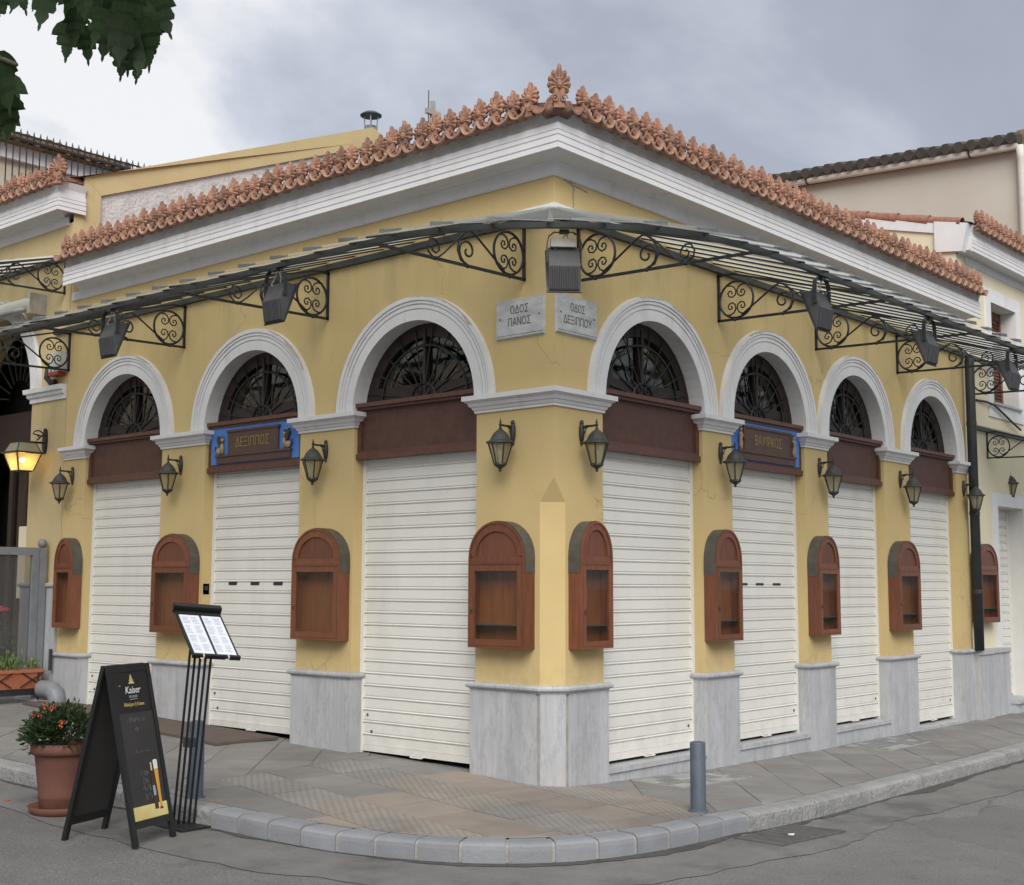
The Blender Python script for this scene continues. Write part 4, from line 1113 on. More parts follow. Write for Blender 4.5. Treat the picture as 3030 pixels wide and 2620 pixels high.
# ================================================================== DISPLAY CASES
def display_case(w, label, loc, rz, slip=None, shelf=True):
    t = thing('display_case', label, 'display case', loc, rz, 'arched wooden display cases on the piers')
    H, D, SP = .925, .122, .66; rise = H-SP; n = 18; hw = w/2
    def outl(ins, zb=None, sp=SP, dr=0):
        zb = ins if zb is None else zb
        return [(-hw+ins, zb), (hw-ins, zb)]+[((hw-ins)*math.cos(PI*i/n), sp+(rise-ins)*math.sin(PI*i/n)) for i in range(n+1)]
    o, i_ = outl(0), outl(.017)
    mb = MB(); k = len(o)
    for j in range(k):
        j2 = (j+1) % k; a, b, c, d = o[j], o[j2], i_[j2], i_[j]
        mb.add([(a[0], 0, a[1]), (b[0], 0, b[1]), (b[0], -D, b[1]), (a[0], -D, a[1])], [(0,1,2,3)])
        mb.add([(d[0], -.012, d[1]), (c[0], -.012, c[1]), (c[0], -D, c[1]), (d[0], -D, d[1])], [(3,2,1,0)])
        mb.add([(a[0], -D, a[1]), (b[0], -D, b[1]), (c[0], -D, c[1]), (d[0], -D, d[1])], [(0,1,2,3)])
    mb.build('carcass', 'wood_case', t)
    MB().poly([(x, -.012, z) for x, z in i_]).build('back_panel', 'case_back', t, fixn=False)
    # metal hood bent over the arch
    hm = MB(); zs_ = .548
    ho = [(hw, zs_)]+[(hw*math.cos(PI*i/n), SP+rise*math.sin(PI*i/n)) for i in range(n+1)]+[(-hw, zs_)]
    for p, q in zip(ho[:-1], ho[1:]):
        f = lambda v: (v[0]*(1+.003/hw), v[1]+(.003 if v[1] > SP else 0))
        p_, q_ = f(p), f(q)
        hm.add([(p_[0], 0, p_[1]), (q_[0], 0, q_[1]), (q_[0], -D+.012, q_[1]), (p_[0], -D+.012, p_[1])], [(0,1,2,3)])
    hm.build('metal_hood', 'case_metal', t, fixn=False)
    # arched upper leaf
    up = MB(); ar1 = [((hw-.018)*math.cos(PI*i/n), SP+(rise-.018)*math.sin(PI*i/n)) for i in range(n+1)]
    fw = .052 if w > .45 else .040
    ar2 = [((hw-.018-fw)*math.cos(PI*i/n), SP+.008+(rise-.03-fw)*math.sin(PI*i/n)) for i in range(n+1)]
    zr0 = .622; y = -D+.006
    for j in range(n):
        a, b, c, d = ar1[j], ar1[j+1], ar2[j+1], ar2[j]
        up.add([(a[0], y, a[1]), (b[0], y, b[1]), (c[0], y, c[1]), (d[0], y, d[1])], [(0,1,2,3)])
        up.add([(d[0], y, d[1]), (c[0], y, c[1]), (c[0], y+.014, c[1]), (d[0], y+.014, d[1])], [(0,1,2,3)])
    up.box(-hw+.018, hw-.018, y, y+.02, zr0, SP+.008)
    up.build('upper_leaf', 'wood_case', t, fixn=False)
    MB().poly([(x*1.02, y+.012, z) for x, z in ar2]).build('tympanum', 'wood_panel', t, fixn=False)
    rl = MB().box(-hw+.0175, hw-.0175, -D-.006, -D+.018, .607, .6215); rl.build('rail', 'wood_panel', t)
    # glazed door
    dw = .046 if w > .45 else .036; x1 = hw-.0185; z0, z1 = .0185, .6065; yd = -D-.002
    dr = MB(); dr.box(-x1, x1, yd, yd+.02, z1-dw, z1); dr.box(-x1, x1, yd, yd+.02, z0, z0+dw); dr.box(-x1, -x1+dw, yd, yd+.02, z0+dw, z1-dw); dr.box(x1-dw, x1, yd, yd+.02, z0+dw, z1-dw)
    d_ = dr.build('door', 'wood_case', t)
    MB().poly([(-x1+dw-.004, yd+.010, z0+dw-.004), (x1-dw+.004, yd+.010, z0+dw-.004), (x1-dw+.004, yd+.010, z1-dw+.004), (-x1+dw-.004, yd+.010, z1-dw+.004)]).build('glass', 'case_glass', d_, fixn=False)
    MB().box(-x1+.014, -x1+.024, yd-.008, yd, .25, .282).build('handle', 'steel_worn', d_)
    if shelf: MB().box(-hw+.019, hw-.019, -D+.02, -.014, .163, .171).build('shelf', 'shelf_glass', t)
    if slip: MB().box(*slip).build('card', 'planter_clay' if False else 'paper' if slip[0] > 9 else 'letter_grey', t)
    return t
ZC = 1.027
display_case(.545, 'wide wooden display case on the left face of the corner pier', (-.452, 0, ZC), ROTL)
display_case(.60, 'wooden display case right of the shutter with three slots on the left wall', (-2.475, 0, ZC), ROTL, (.02, .10, -.09, -.05, .02, .06), False)
display_case(.60, 'wooden display case half behind the menu stand', (-4.56, 0, ZC), ROTL, None, False)
dc = display_case(.35, 'leftmost narrow wooden display case beside the grey gate post', (-6.47, 0, ZC), ROTL, None, False)
MB().box(.02, .075, -.085, -.08, .055, .11).build('card', 'case_back', dc)
display_case(.38, 'narrow wooden display case on the right face of the corner pier', (0, .356, ZC), ROTR)
display_case(.41, 'wooden display case on the pier left of the right wall shutter with slots', (0, 2.178, ZC), ROTR)
display_case(.41, 'wooden display case on the pier right of the right wall shutter with slots', (0, 3.954, ZC), ROTR)
display_case(.53, 'wooden display case on the pier left of the last right shutter', (0, 5.73, ZC), ROTR)
display_case(.585, 'rightmost wooden display case on the cream wall beside the downpipe', (-.06, 8.08, ZC+.03), ROTR)

# ================================================================== STREET NAME PLAQUES
def plaque(label, x0, x1, z0, z1, rz, lines, sizes, ws):
    c = (x0+x1)/2; t = thing('street_plaque', label, 'plaque', (c, 0, z0) if rz == 0 else (0, c, z0), rz)
    w_, h = x1-x0, z1-z0
    mb = MB().hexa([(-w_/2, 0, 0), (w_/2, 0, 0), (w_/2, 0, h), (-w_/2, 0, h), (-w_/2+.008, -.022, .012), (w_/2-.008, -.022, .012), (w_/2-.008, -.022, h-.008), (-w_/2+.008, -.022, h-.008)])
    mb.build('slab', 'marble_plaque', t)
    MB().box(-w_/2+.012, w_/2-.012, -.0235, -.021, .026, .029).build('groove', 'letter_grey', t)
    for s, (zf, sz), wd in zip(lines, sizes, ws):
        ob('lettering', text_mesh(s, sz, .0012, width=wd), 'letter_grey', t, (0, -.0225, h*zf), (PI/2, 0, 0))
    for sgn in (-1, 1):
        m_ = MB().ball((sgn*(w_/2-.045), -.022, h*.52), (.008, .005, .008), 8, 4); m_.build('screw', 'letter_grey', t)
plaque('marble street plaque reading ΟΔΟΣ ΠΑΝΟΣ left of the corner', -.552, -.078, 3.320, 3.625, ROTL, ['ΟΔΟΣ', 'ΠΑΝΟΣ'], [(.70, .086), (.40, .086)], (.176, .22))
plaque('marble street plaque reading ΟΔΟΣ ΔΕΞΙΠΠΟΥ right of the corner', .010, .500, 3.325, 3.630, ROTR, ['ΟΔΟΣ', 'ΔΕΞΙΠΠΟΥ'], [(.68, .086), (.36, .086)], (.172, .34))

# ================================================================== BLUE SIGN BOARDS over two shutters
def sign_board(label, a, b, rz, kind, word):
    c = (a+b)/2; w_ = (b-a)-.10; t = thing('sign_board', label, 'sign', (c, 0, 2.57) if rz == 0 else (0, c, 2.57), rz)
    z1 = .36; yf = .030
    MB().box(-w_/2, w_/2, yf, .0535, .018, z1).build('blue_panel', 'sign_blue', t)
    pw = w_*.285 if kind == 'sphinx' else w_*.34
    pl_ = MB().box(-pw, pw, yf-.020, yf-.0005, .105, z1-.055); pl_.build('name_plate', 'sign_plate', t)
    fr = MB(); fr.box(-pw-.02, pw+.02, yf-.028, yf-.0006, z1-.0545, z1-.034); fr.box(-w_*.43, w_*.43, yf-.026, yf-.0006, .085, .1045); fr.box(-w_*.42, w_*.42, yf-.016, yf-.0004, .024, .0845)
    if kind != 'sphinx':
        fr.box(-pw-.02, -pw-.0005, yf-.026, yf-.0007, .105, z1-.055); fr.box(pw+.0005, pw+.02, yf-.026, yf-.0007, .105, z1-.055)
    fr.build('plate_frame', 'sign_plate', t)
    ob('lettering', text_mesh(word, .125, .001, .78), 'letter_ochre', t, (0, yf-.0215, .20), (PI/2, 0, 0))
    for sx in (-1, 1):
        X = sx*(pw+.105)
        if kind == 'sphinx':
            f = -sx      # facing the plate
            b1 = MB(); y = yf-.016
            b1.ball((X-f*.035, y, .140), (.042, .018, .032), 8, 6); b1.ball((X+f*.012, y, .168), (.026, .017, .045), 8, 6); b1.ball((X+f*.014, y, .243), (.020, .016, .024), 8, 6)
            b1.tube([(X+f*.022, y, .165), (X+f*.028, y, .112)], .009, 5); b1.tube([(X-f*.05, y, .13), (X-f*.02, y, .110)], .011, 5); b1.tube([(X+f*.010, y, .16), (X+f*.012, y, .112)], .009, 5)
            b1.build('sphinx_relief', 'relief_flesh', t, True)
            b2 = MB(); b2.prism([(X-f*.0, y-.01, .16), (X-f*.03, y-.01, .18), (X-f*.06, y-.01, .25), (X-f*.045, y-.01, .285), (X-f*.015, y-.01, .25), (X+f*.012, y-.01, .20)], [(X-f*.0, y+.012, .16), (X-f*.03, y+.012, .18), (X-f*.06, y+.012, .25), (X-f*.045, y+.012, .285), (X-f*.015, y+.012, .25), (X+f*.012, y+.012, .20)])
            b2.ball((X+f*.008, y, .262), (.022, .016, .016), 8, 5); b2.tube([(X-f*.07, y, .135), (X-f*.085, y, .15), (X-f*.082, y, .185)], .008, 5)
            b2.build('sphinx_wing', 'relief_dark', t)
        else:
            X = sx*(pw+.062); b1 = MB(); y = yf-.018
            b1.tube([(X-.004, y, .105), (X-.010, y, .15), (X-.006, y, .19), (X, y, .235), (X, y, .262)], [.010, .013, .017, .021, .012], 7)
            b1.tube([(X+.012, y, .105), (X+.014, y, .15), (X+.006, y, .19)], [.010, .012, .014], 7)
            b1.ball((X+.002, y, .285), (.016, .015, .021), 8, 6); b1.tube([(X+.0, y-.008, .245), (X-sx*.028, y-.012, .225), (X-sx*.045, y-.008, .222)], .008, 5)
            b1.build('figure_relief', 'relief_flesh', t, True)
            b2 = MB(); b2.ball((X, y+.003, .300), (.020, .016, .014), 8, 5); b2.prism([(X-sx*.02, y-.018, .20), (X-sx*.05, y-.018, .19), (X-sx*.055, y-.018, .235), (X-sx*.02, y-.018, .245)], [(X-sx*.02, y-.004, .20), (X-sx*.05, y-.004, .19), (X-sx*.055, y-.004, .235), (X-sx*.02, y-.004, .245)])
            b2.build('figure_cloak', 'relief_dark', t)
sign_board('blue sign with brown ΔΕΞΙΠΠΟΣ plate between two sphinxes over a left shutter', *OL[1], ROTL, 'sphinx', 'ΔΕΞΙΠΠΟΣ')
sign_board('blue sign with brown plate between two small figures over a right shutter', *OR_[1], ROTR, 'figures', 'ΒΑΧΙΡΚΟΣ')

# bell panel by the second left shutter
t = thing('door_bell_panel', 'small dark bell panel beside the left shutter with three slots', 'bell panel', (-4.236, .05, 1.436))
MB().box(-.003, .018, -.035, .035, -.05, .05).build('plate', 'steel_worn', t); MB().box(.018, .021, -.02, .02, -.01, .03).build('grille', 'dark_slot', t)
# dark downpipe at the end of the right wall
t = thing('downpipe', 'dark green iron downpipe at the right end of the yellow wall', 'downpipe', (.09, 7.62, .75))
p = MB(); p.tube([(0, 0, 0), (0, 0, 3.36), (0, .02, 3.42)], .055, 12); p.build('pipe', 'pipe_dark', t, True)
for z in (.65, 1.55, 2.6): MB().lathe([(.060, 0), (.060, .05)], 12, (0, 0, z)).build('collar', 'pipe_dark', t)

# ================================================================== LEFT NEIGHBOUR (taller, same street line)
NL = thing('left_neighbour_building', 'taller pale yellow building with dark arched doorway at the left edge', 'building', (0, 0, 0))
X1 = -6.745; A0, A1 = -9.353, -7.465; ZI = 3.61; AP = 4.554; ZT2 = 5.40
mb = MB()
mb.poly([(A1,0,.1),(X1,0,.1),(X1,0,ZI),(A1,0,ZI)]); mb.poly([(A1,0,ZI),(X1,0,ZI),(X1,0,ZT2),(A1,0,ZT2)])
mb.poly([(-16,0,.1),(A0,0,.1),(A0,0,ZT2),(-16,0,ZT2)])
ar = arch_pts(A0, A1, 28, 0, ZI, AP)
for p, q in zip(ar[:-1], ar[1:]):
    mb.poly([(p[0],0,p[1]),(q[0],0,q[1]),(q[0],0,ZT2),(p[0],0,ZT2)]); mb.poly([(p[0],0,p[1]),(p[0],.5,p[1]),(q[0],.5,q[1]),(q[0],0,q[1])])
for x in (A0, A1): mb.poly([(x,0,.1),(x,.5,.1),(x,.5,ZI),(x,0,ZI)])
mb.poly([(X1,0,.1),(X1,.12,.1),(X1,.12,5.7),(X1,0,5.7)])
mb.build('wall', 'yellow_plaster_pale', NL, fixn=False)
archivolt(A0, A1, 0, 'arch_surround', ZI, AP, NL)
MB().sweep([(A1, .12), (A1, 0), (X1, 0)], [(0,3.46),(.02,3.46),(.02,3.50),(.045,3.52),(.05,3.555),(.075,3.56),(.08,3.61),(0,3.612)]).build('impost_moulding', 'white_trim', NL)
MB().sweep([(A1, .12), (A1, 0), (X1-.0, 0)], [(0,.1),(.03,.1),(.03,1.44),(0,1.44)]).build('plinth', 'marble_plinth', NL)
MB().sweep([(A1, .12), (A1, 0), (X1-.0, 0)], [(0,1.438),(.035,1.438),(.055,1.455),(.055,1.475),(.035,1.487),(0,1.487)]).build('plinth_moulding', 'marble_plinth', NL)
MB().sweep([(-16, 0), (-6.92, 0), (-6.92, .115)], shifted([q for q in CORN if q[1] > 4.59]+[(0, 4.812)], .87)).build('cornice', 'white_trim', NL)
MB().sweep([(-16, 0), (-6.83, 0)], shifted([q for q in CORN if q[1] < 4.60]+[(0, 4.60)], .87)).build('frieze', 'white_trim', NL)
MB().sweep([(-16, 0), (-6.92, 0), (-6.92, .115)], shifted(CTOP, .87)).build('eave_fillet', 'white_trim', NL)
eaves_row(-6.80, 14, -.16, 0, NL, ZB+.875, .27)
ob('corner_antefix', CAM_, None, NL, (-6.66, -.26, ZB+.86), (0, 0, .5))
rb = MB(); rb.poly([(-16,-.2,5.83),(-6.7,-.2,5.83),(-6.75,4.3,7.45),(-16,4.3,7.45)]); rb.build('roof', 'roof_tile', NL, fixn=False)
# gable parapet rising behind the corner building, with its rough white recessed panel
gy = [(.115, 4.5), (.115, 5.931), (4.386, 7.679), (4.575, 7.60), (9.0, 5.9), (9.0, 4.5)]
MB().prism([(-6.78, y, z) for y, z in gy], [(-7.0, y, z) for y, z in gy]).build('gable_panel', 'white_rough', NL)
s_ = (7.679-5.931)/(4.386-.115); cop = .262
def strip(pts): return MB().prism([(-6.748, y, z) for y, z in pts], [(-7.02, y, z) for y, z in pts])
strip([(.115, 5.931), (4.386, 7.679), (4.386, 7.679-cop), (.322, 5.768)]).build('gable_coping', 'yellow_plaster_pale', NL)
strip([(.115, 4.5), (.115, 5.930), (.321, 5.766), (.321, 4.5)]).build('gable_coping', 'yellow_plaster_pale', NL)
strip([(4.387, 7.679), (4.575, 7.60), (9.0, 5.9), (9.0, 5.62), (4.55, 7.33), (4.387, 7.679-cop)]).build('gable_coping', 'yellow_plaster_pale', NL)
# doorway inside the arch
dr = MB(); dr.poly([(-16,.9,.1),(X1,.9,.1),(X1,.9,5.3),(-16,.9,5.3)]); dr.build('doorway_recess', 'dark_room', NL, fixn=False)
d2 = MB()
for x in (-9.3, -8.75, -8.42, -8.0, -7.62): d2.box(x, x+.09, .45, .52, .2, 3.5)
d2.box(-9.35, -7.47, .44, .53, 3.05, 3.5); d2.build('door_frame', 'wood_frame', NL)
for a, b in ((-8.66, -8.42), (-8.33, -8.0), (-7.91, -7.62)):
    MB().poly([(a,.485,.3),(b,.485,.3),(b,.485,3.05),(a,.485,3.05)]).build('door_glass', 'window_glass', NL, fixn=False)
MB().box(-8.38, -8.19, .40, .41, 1.31, 2.14).build('menu_sheet', 'cream_plaster', NL)
fg = MB(); c = (A0+A1)/2
for i in range(11):
    th = PI*(i+.5)/11; fg.tube([(c-.25*math.cos(th), .35, 3.62+.25*math.sin(th)), (c-.92*math.cos(th), .35, 3.62+.92*math.sin(th))], .009, 4)
fg.tube([(c-.64*math.cos(PI*i/20), .35, 3.62+.64*math.sin(PI*i/20)) for i in range(21)], .011, 4); fg.build('fanlight_grille', 'iron', NL)
# its own glass awning, higher up
AL = thing('neighbour_awning', 'higher glass awning with iron scrolls at the top left edge', 'awning', (0, 0, 0))
for u in (-6.86, -9.0): bracket(AL, u, ROTL, zoff=.865, scale=.93, tip=1.6)
def lz(o): return 5.03-(o/1.6)*.45
MB().box(-9.5, -6.80, -1.53, -1.49, 4.53, 4.585).build('outer_rail', 'rail_iron', AL); MB().box(-9.5, -6.80, -.045, -.005, 4.985, 5.03).build('wall_rail', 'rail_iron', AL)
for i in range(8):
    x = -6.83-.34*i
    MB().prism([(x,-.01,5.05),(x-.345,-.01,5.06),(x-.345,-1.65,4.61),(x,-1.65,4.575)], [(x,-.01,5.057),(x-.345,-.01,5.067),(x-.345,-1.65,4.617),(x,-1.65,4.582)]).build('glass_panel', 'awning_glass', AL)
    MB().hexa([(x-.011,-.02,5.01),(x+.011,-.02,5.01),(x+.011,-1.56,4.56),(x-.011,-1.56,4.56),(x-.011,-.02,5.03),(x+.011,-.02,5.03),(x+.011,-1.56,4.58),(x-.011,-1.56,4.58)]).build('glazing_bar', 'rail_iron', AL)
# rolled canvas sunblind with its silver folding arm
RB = thing('rolled_sunblind', 'rolled cream sunblind with silver folding arms above the dark doorway', 'sunblind', (-8.2, 0, 4.5))
MB().tube([(-1.2, -.14, .05), (.95, -.14, .05)], .075, 12).build('canvas_roll', 'canvas_cream', RB, True)
a_ = MB(); a_.box(.90, .96, -.2, 0, -.07, .16); a_.build('wall_bracket', 'silver', RB)
a_ = MB(); a_.tube([(.86, -.1, .02), (.74, -.25, -.03), (.1, -.42, -.08)], .028, 8); a_.tube([(.1, -.42, -.08), (-.6, -.50, -.12)], .022, 8); a_.build('folding_arm', 'silver', RB)
MB().box(-1.3, .78, -.56, -.52, -.16, -.09).build('front_bar', 'silver', RB)
# alarm box and siren
SB = thing('alarm_box', 'grey alarm box with red base under the left awning bracket', 'alarm box', (-6.88, 0, 3.72))
MB().box(-.10, .13, -.09, 0, .03, .24).build('case', 'flood_grey' if False else 'white_plastic', SB); MB().box(-.09, .11, -.10, 0, -.01, .029).build('red_lens', 'red_paint', SB); MB().ball((-.05, -.07, .05), .03, 8, 5).build('beacon', 'blue_paint', SB)
MB().tube([(-.18, -.05, .1), (-.17, -.07, -.02), (-.10, -.06, -.08), (-.02, -.05, -.07)], .03, 8).build('siren', 'iron', SB)
# lit lantern
LT = thing('lit_lantern', 'large square lantern glowing warm yellow by the dark doorway', 'lantern', (-7.127, 0, 3.02), 0)
m_ = MB(); m_.prism([(.035*math.cos(2*PI*i/12), 0, .14*math.sin(2*PI*i/12)) for i in range(12)], [(.035*math.cos(2*PI*i/12), -.03, .14*math.sin(2*PI*i/12)) for i in range(12)]); m_.build('wall_plate', 'iron', LT)
m_ = MB(); m_.tube([(0, -.02, -.02), (0, -.30, -.025)], .013, 6); m_.tube([(0, -.03, .05)]+[(0, -.10-.065*math.cos(a), .045+.065*math.sin(a)) for a in [.4+.4*i for i in range(7)]]+[(0, -.115, .0), (0, -.085, .02), (0, -.09, .05), (0, -.11, .05)], .007, 5); m_.build('arm', 'iron', LT)
cy = -.266; r4 = lambda r, z: [(sx*r, cy+sy*r, z) for sx, sy in ((-1,-1),(1,-1),(1,1),(-1,1))]
MB().prism(r4(.165, -.158), r4(.160, -.140)).build('brim', 'lantern_iron', LT); MB().prism(r4(.10, -.045), r4(.045, -.025)).build('hood', 'lantern_iron', LT); MB().prism(r4(.072, -.352), r4(.088, -.338)).build('base', 'lantern_iron', LT)
fr = MB()
T1, T2, B1, B2 = r4(.098, -.045), r4(.135, -.138), r4(.138, -.160), r4(.083, -.338)
for i in range(4): fr.tube([T1[i], T2[i]], .007, 4); fr.tube([B1[i], B2[i]], .008, 4)
fr.build('frame', 'lantern_iron', LT)
for i in range(4):
    j = (i+1) % 4
    MB().poly([T1[i], T1[j], T2[j], T2[i]]).build('pane', 'frosted_glass', LT, fixn=False); MB().poly([B1[i], B1[j], B2[j], B2[i]]).build('pane', 'frosted_glass', LT, fixn=False)
MB().ball((0, cy, -.225), .030, 10, 8).build('bulb', 'bulb_lit', LT, True)
pl_ = bpy.data.lights.new('lantern_light', 'POINT'); pl_.energy = 2.2; pl_.color = (1, .68, .3); pl_.shadow_soft_size = .03
po = bpy.data.objects.new('lantern_light', pl_); COL.objects.link(po); po.parent = LT; po.location = (0, cy, -.225)

# grey gate with mesh infill, planter, vent
GT = thing('metal_gate', 'grey metal gate frame with mesh infill and ball topped post', 'gate', (-6.97, -.08, .28))
MB().box(-.04, .04, -.035, .035, 0, 1.58).build('post', 'gate_grey', GT); MB().ball((0, 0, 1.625), .05, 12, 8).build('ball_finial', 'gate_grey', GT, True)
fr = MB(); fr.box(-.025, .025, -.115, -.04, .04, 1.58); fr.box(-.025, .025, -1.3, -.115, 1.50, 1.5795); fr.box(-.025, .025, -1.3, -.115, .04, .10); fr.box(-.024, .024, -1.36, -1.30, .04, 1.58); fr.build('gate_frame', 'gate_grey', GT)
MB().poly([(0, -.11, .10), (0, -1.3, .10), (0, -1.3, 1.5), (0, -.11, 1.5)]).build('mesh_infill', 'gate_mesh', GT, fixn=False)
ST = thing('stone_kerb_block', 'low worn stone block under the grey gate post', 'stone block', (-6.9, -.05, 0))
MB().box(-.35, .45, -.12, .12, .1, .285).build('block', 'marble_plinth', ST)
PLN = thing('window_box', 'terracotta planter trough with green shoots hung on the grey gate', 'planter', (-6.86, -.42, .40))
MB().hexa([(-.08,-.55,0),(.08,-.55,0),(.08,.26,0),(-.08,.26,0),(-.10,-.58,.17),(.10,-.58,.17),(.10,.29,.17),(-.10,.29,.17)]).build('trough', 'planter_clay', PLN)
MB().box(-.112, .112, -.60, .30, .165, .195).build('rim', 'planter_clay', PLN)
wr_ = MB()
for y in (-.30, .05):
    wr_.tube([(.112, y, .17), (.095, y+.25, .02)], .006, 4); wr_.tube([(.095, y, .02), (.112, y+.25, .17)], .006, 4)
wr_.tube([(.10, .24, .19), (.105, .24, -.12)], .008, 4); wr_.tube([(.10, -.5, .19), (.105, -.5, -.12)], .008, 4); wr_.tube([(.1, -.55, .0), (.1, .3, .0)], .006, 4)
wr_.build('wire_stand', 'iron', PLN)
def leaves(name, m, parent, n, fn, size, seed, asp=.5):
    r_ = random.Random(seed); mb = MB()
    for _ in range(n):
        p, d = fn(r_); d = d.normalized(); a = Vector((r_.uniform(-1, 1), r_.uniform(-1, 1), r_.uniform(-1, 1))); s = d.cross(a).normalized(); L_ = size*r_.uniform(.6, 1.3)
        nn = d.cross(s)*L_*.12
        mb.add([p, p+d*L_*.5+s*L_*asp*.5+nn, p+d*L_, p+d*L_*.5-s*L_*asp*.5+nn, p+d*L_*.55], [(0,1,4),(1,2,4),(2,3,4),(3,0,4)])
    return mb.build(name, m, parent, fixn=False)
leaves('foliage', 'leaf_pale', PLN, 260, lambda r_: (Vector((r_.uniform(-.09, .09), r_.uniform(-.55, .28), .19+abs(r_.gauss(0, .07)))), Vector((r_.uniform(-.6, .6), r_.uniform(-.6, .6), 1))), .055, 5)
VP = thing('vent_elbow', 'grey elbow vent pipe at the foot of the leftmost pier', 'vent pipe', (-6.63, -.10, .28))
pts = [(.0, .06, .02), (.0, .02, .14), (-.03, -.02, .20), (-.08, -.06, .20), (-.13, -.10, .15), (-.15, -.12, .06)]
MB().tube([(.12,.0,-.10),(.12,-.005,.02),(.10,-.01,.07),(.05,-.025,.105),(-.02,-.04,.115),(-.10,-.055,.115)], .09, 16, caps=False).build('elbow', 'gate_grey', VP, True)
MB().tube([(-.03,-.042,.115),(-.025,-.041,.115)], .088, 16).build('opening_shade', 'dark_slot', VP)  # dark disc painted in for the shade inside the elbow
MB().tube([(-.10, .03, .3), (-.10, .03, .52)], .018, 8).build('pipe', 'pipe_dark', VP)
# potted red flower behind the gate mesh
PF = thing('geranium_pot', 'potted red geranium behind the grey gate mesh', 'plant', (-7.85, -.05, .29))
MB().lathe([(.10,0),(.14,.22),(.15,.23),(.15,.26)], 14).build('pot', 'planter_clay', PF)
leaves('foliage', 'leaf_plant', PF, 220, lambda r_: (Vector((r_.gauss(0, .09), r_.gauss(0, .09), .3+abs(r_.gauss(0, .22)))), Vector((r_.uniform(-1, 1), r_.uniform(-1, 1), .5))), .08, 6)
fb = MB()
for p in ((.06,-.06,.92),(.12,-.02,.90),(.02,-.1,.94)): fb.ball(p, (.07,.06,.03), 8, 5)
fb.build('flower', 'flower_red', PF)

# ================================================================== THINGS ON THE SKYLINE
CH_ = thing('chimney_flue', 'galvanised metal chimney flue with dark rain cap behind the yellow gable', 'chimney', (-7.5, 5.03, 6.6))
MB().lathe([(.098,0),(.098,1.30),(.103,1.305),(.103,1.36),(.098,1.365),(.098,1.44)], 18).build('flue', 'galvanised', CH_, True)
m_ = MB()
for i in range(4): a = PI/4+PI/2*i; m_.tube([(.085*math.cos(a), .085*math.sin(a), 1.42), (.10*math.cos(a), .10*math.sin(a), 1.62)], .009, 5)
m_.build('strut', 'galvanised', CH_); MB().lathe([(.155,1.60),(.158,1.612),(.10,1.65),(.02,1.67)], 20).build('rain_cap', 'cap_green', CH_)
CR_ = thing('roof_cross', 'small grey stone cross with lightning rod above the eaves', 'cross', (-3.0, 1.75, 5.75))
MB().box(-.02, .02, -.02, .02, 0, .585).box(-.0195, .0195, -.095, -.0205, .44, .49).box(-.0195, .0195, .0205, .10, .44, .49).build('cross', 'stone_cross', CR_)
MB().tube([(-.03, -.03, 0), (-.03, -.03, .70)], .005, 5).build('lightning_rod', 'iron', CR_)
# iron railing on the terrace beyond the left neighbour
f_ = 1.2017
RL = thing('terrace_railing', 'black iron railing with spear points on the terrace behind the left roof', 'railing', (-12, -2, 6.2))
zr_ = 1.494+(7.0-1.494)*f_; zt_ = 1.494+(7.13-1.494)*f_
for i in range(54):
    y = 1.0+.1062*i
    m_ = MB(); m_.tube([(0, 0, 0), (0, 0, zt_-6.2-.10)], .010, 5); m_.lathe([(.010,-.12),(.019,-.085),(.003,.0)], 6, (0, 0, zt_-6.2))
    if i == 0: me_ = m_.mesh('bar')
    ob('bar', me_, 'iron', RL, (0, y, 0))
MB().box(-.018, .018, 0.8, 6.9, zr_-6.2-.03, zr_-6.2+.0).build('top_rail', 'iron', RL); MB().box(-.012, .012, 0.8, 6.9, zr_-6.2+.06, zr_-6.2+.08).build('upper_rail', 'iron', RL)
MB().box(-.012, .012, 0.8, 6.9, .05, .08).build('bottom_rail', 'iron', RL)
m_ = MB()
for i in range(54): m_.tube([(0, 1.053+.1062*i+.03*math.cos(2*PI*j/8), zr_-6.2+.032+.028*math.sin(2*PI*j/8)) for j in range(8)], .004, 4, closed=True)
m_.build('ring_scroll', 'iron', RL)
# tiled house behind the railing
fh = (16+5.87)/(13+5.87)
def hz(y, z): return -7.2078+(y+7.2078)*fh, 1.494+(z-1.494)*fh
BH = thing('tiled_house', 'pale house with mossy tile roof behind the railing at the left', 'house', (-16, 0, 0))
yA, zE = hz(4.40, 8.35); _, zT = hz(4.4, 8.47); _, zB2 = hz(2.27, 8.08)
MB().box(-10, 0, -16, yA-.35, 0, zB2).build('wall', 'house_wall', BH)
MB().box(-10.1, .12, -16.1, yA-.2, zB2+.001, zE-.03).build('cornice', 'white_trim', BH)
rf = MB(); rf.poly([(.35,-16.2,zE-.02),(.35,yA,zE-.02),(-5,yA-3,zE+.9),(-5,-16.2,zE+.9)]); rf.poly([(.35,-16.2,zE-.05),(.35,yA,zE-.05),(-.2,yA,zE-.05),(-.2,-16.2,zE-.05)])
rf = rf.build('roof', 'mossy_tile', BH, fixn=False)
tm = MB(); tm.tube([(.40, 0, zE+.03), (-2.6, 0, zE+.60)], .085, 8); tmm = tm.mesh('roof_tile')
for i in range(26): ob('roof_tile', tmm, 'mossy_tile', rf, (random.uniform(-.03, .03), yA-.1-.205*i, random.uniform(-.015, .015)))

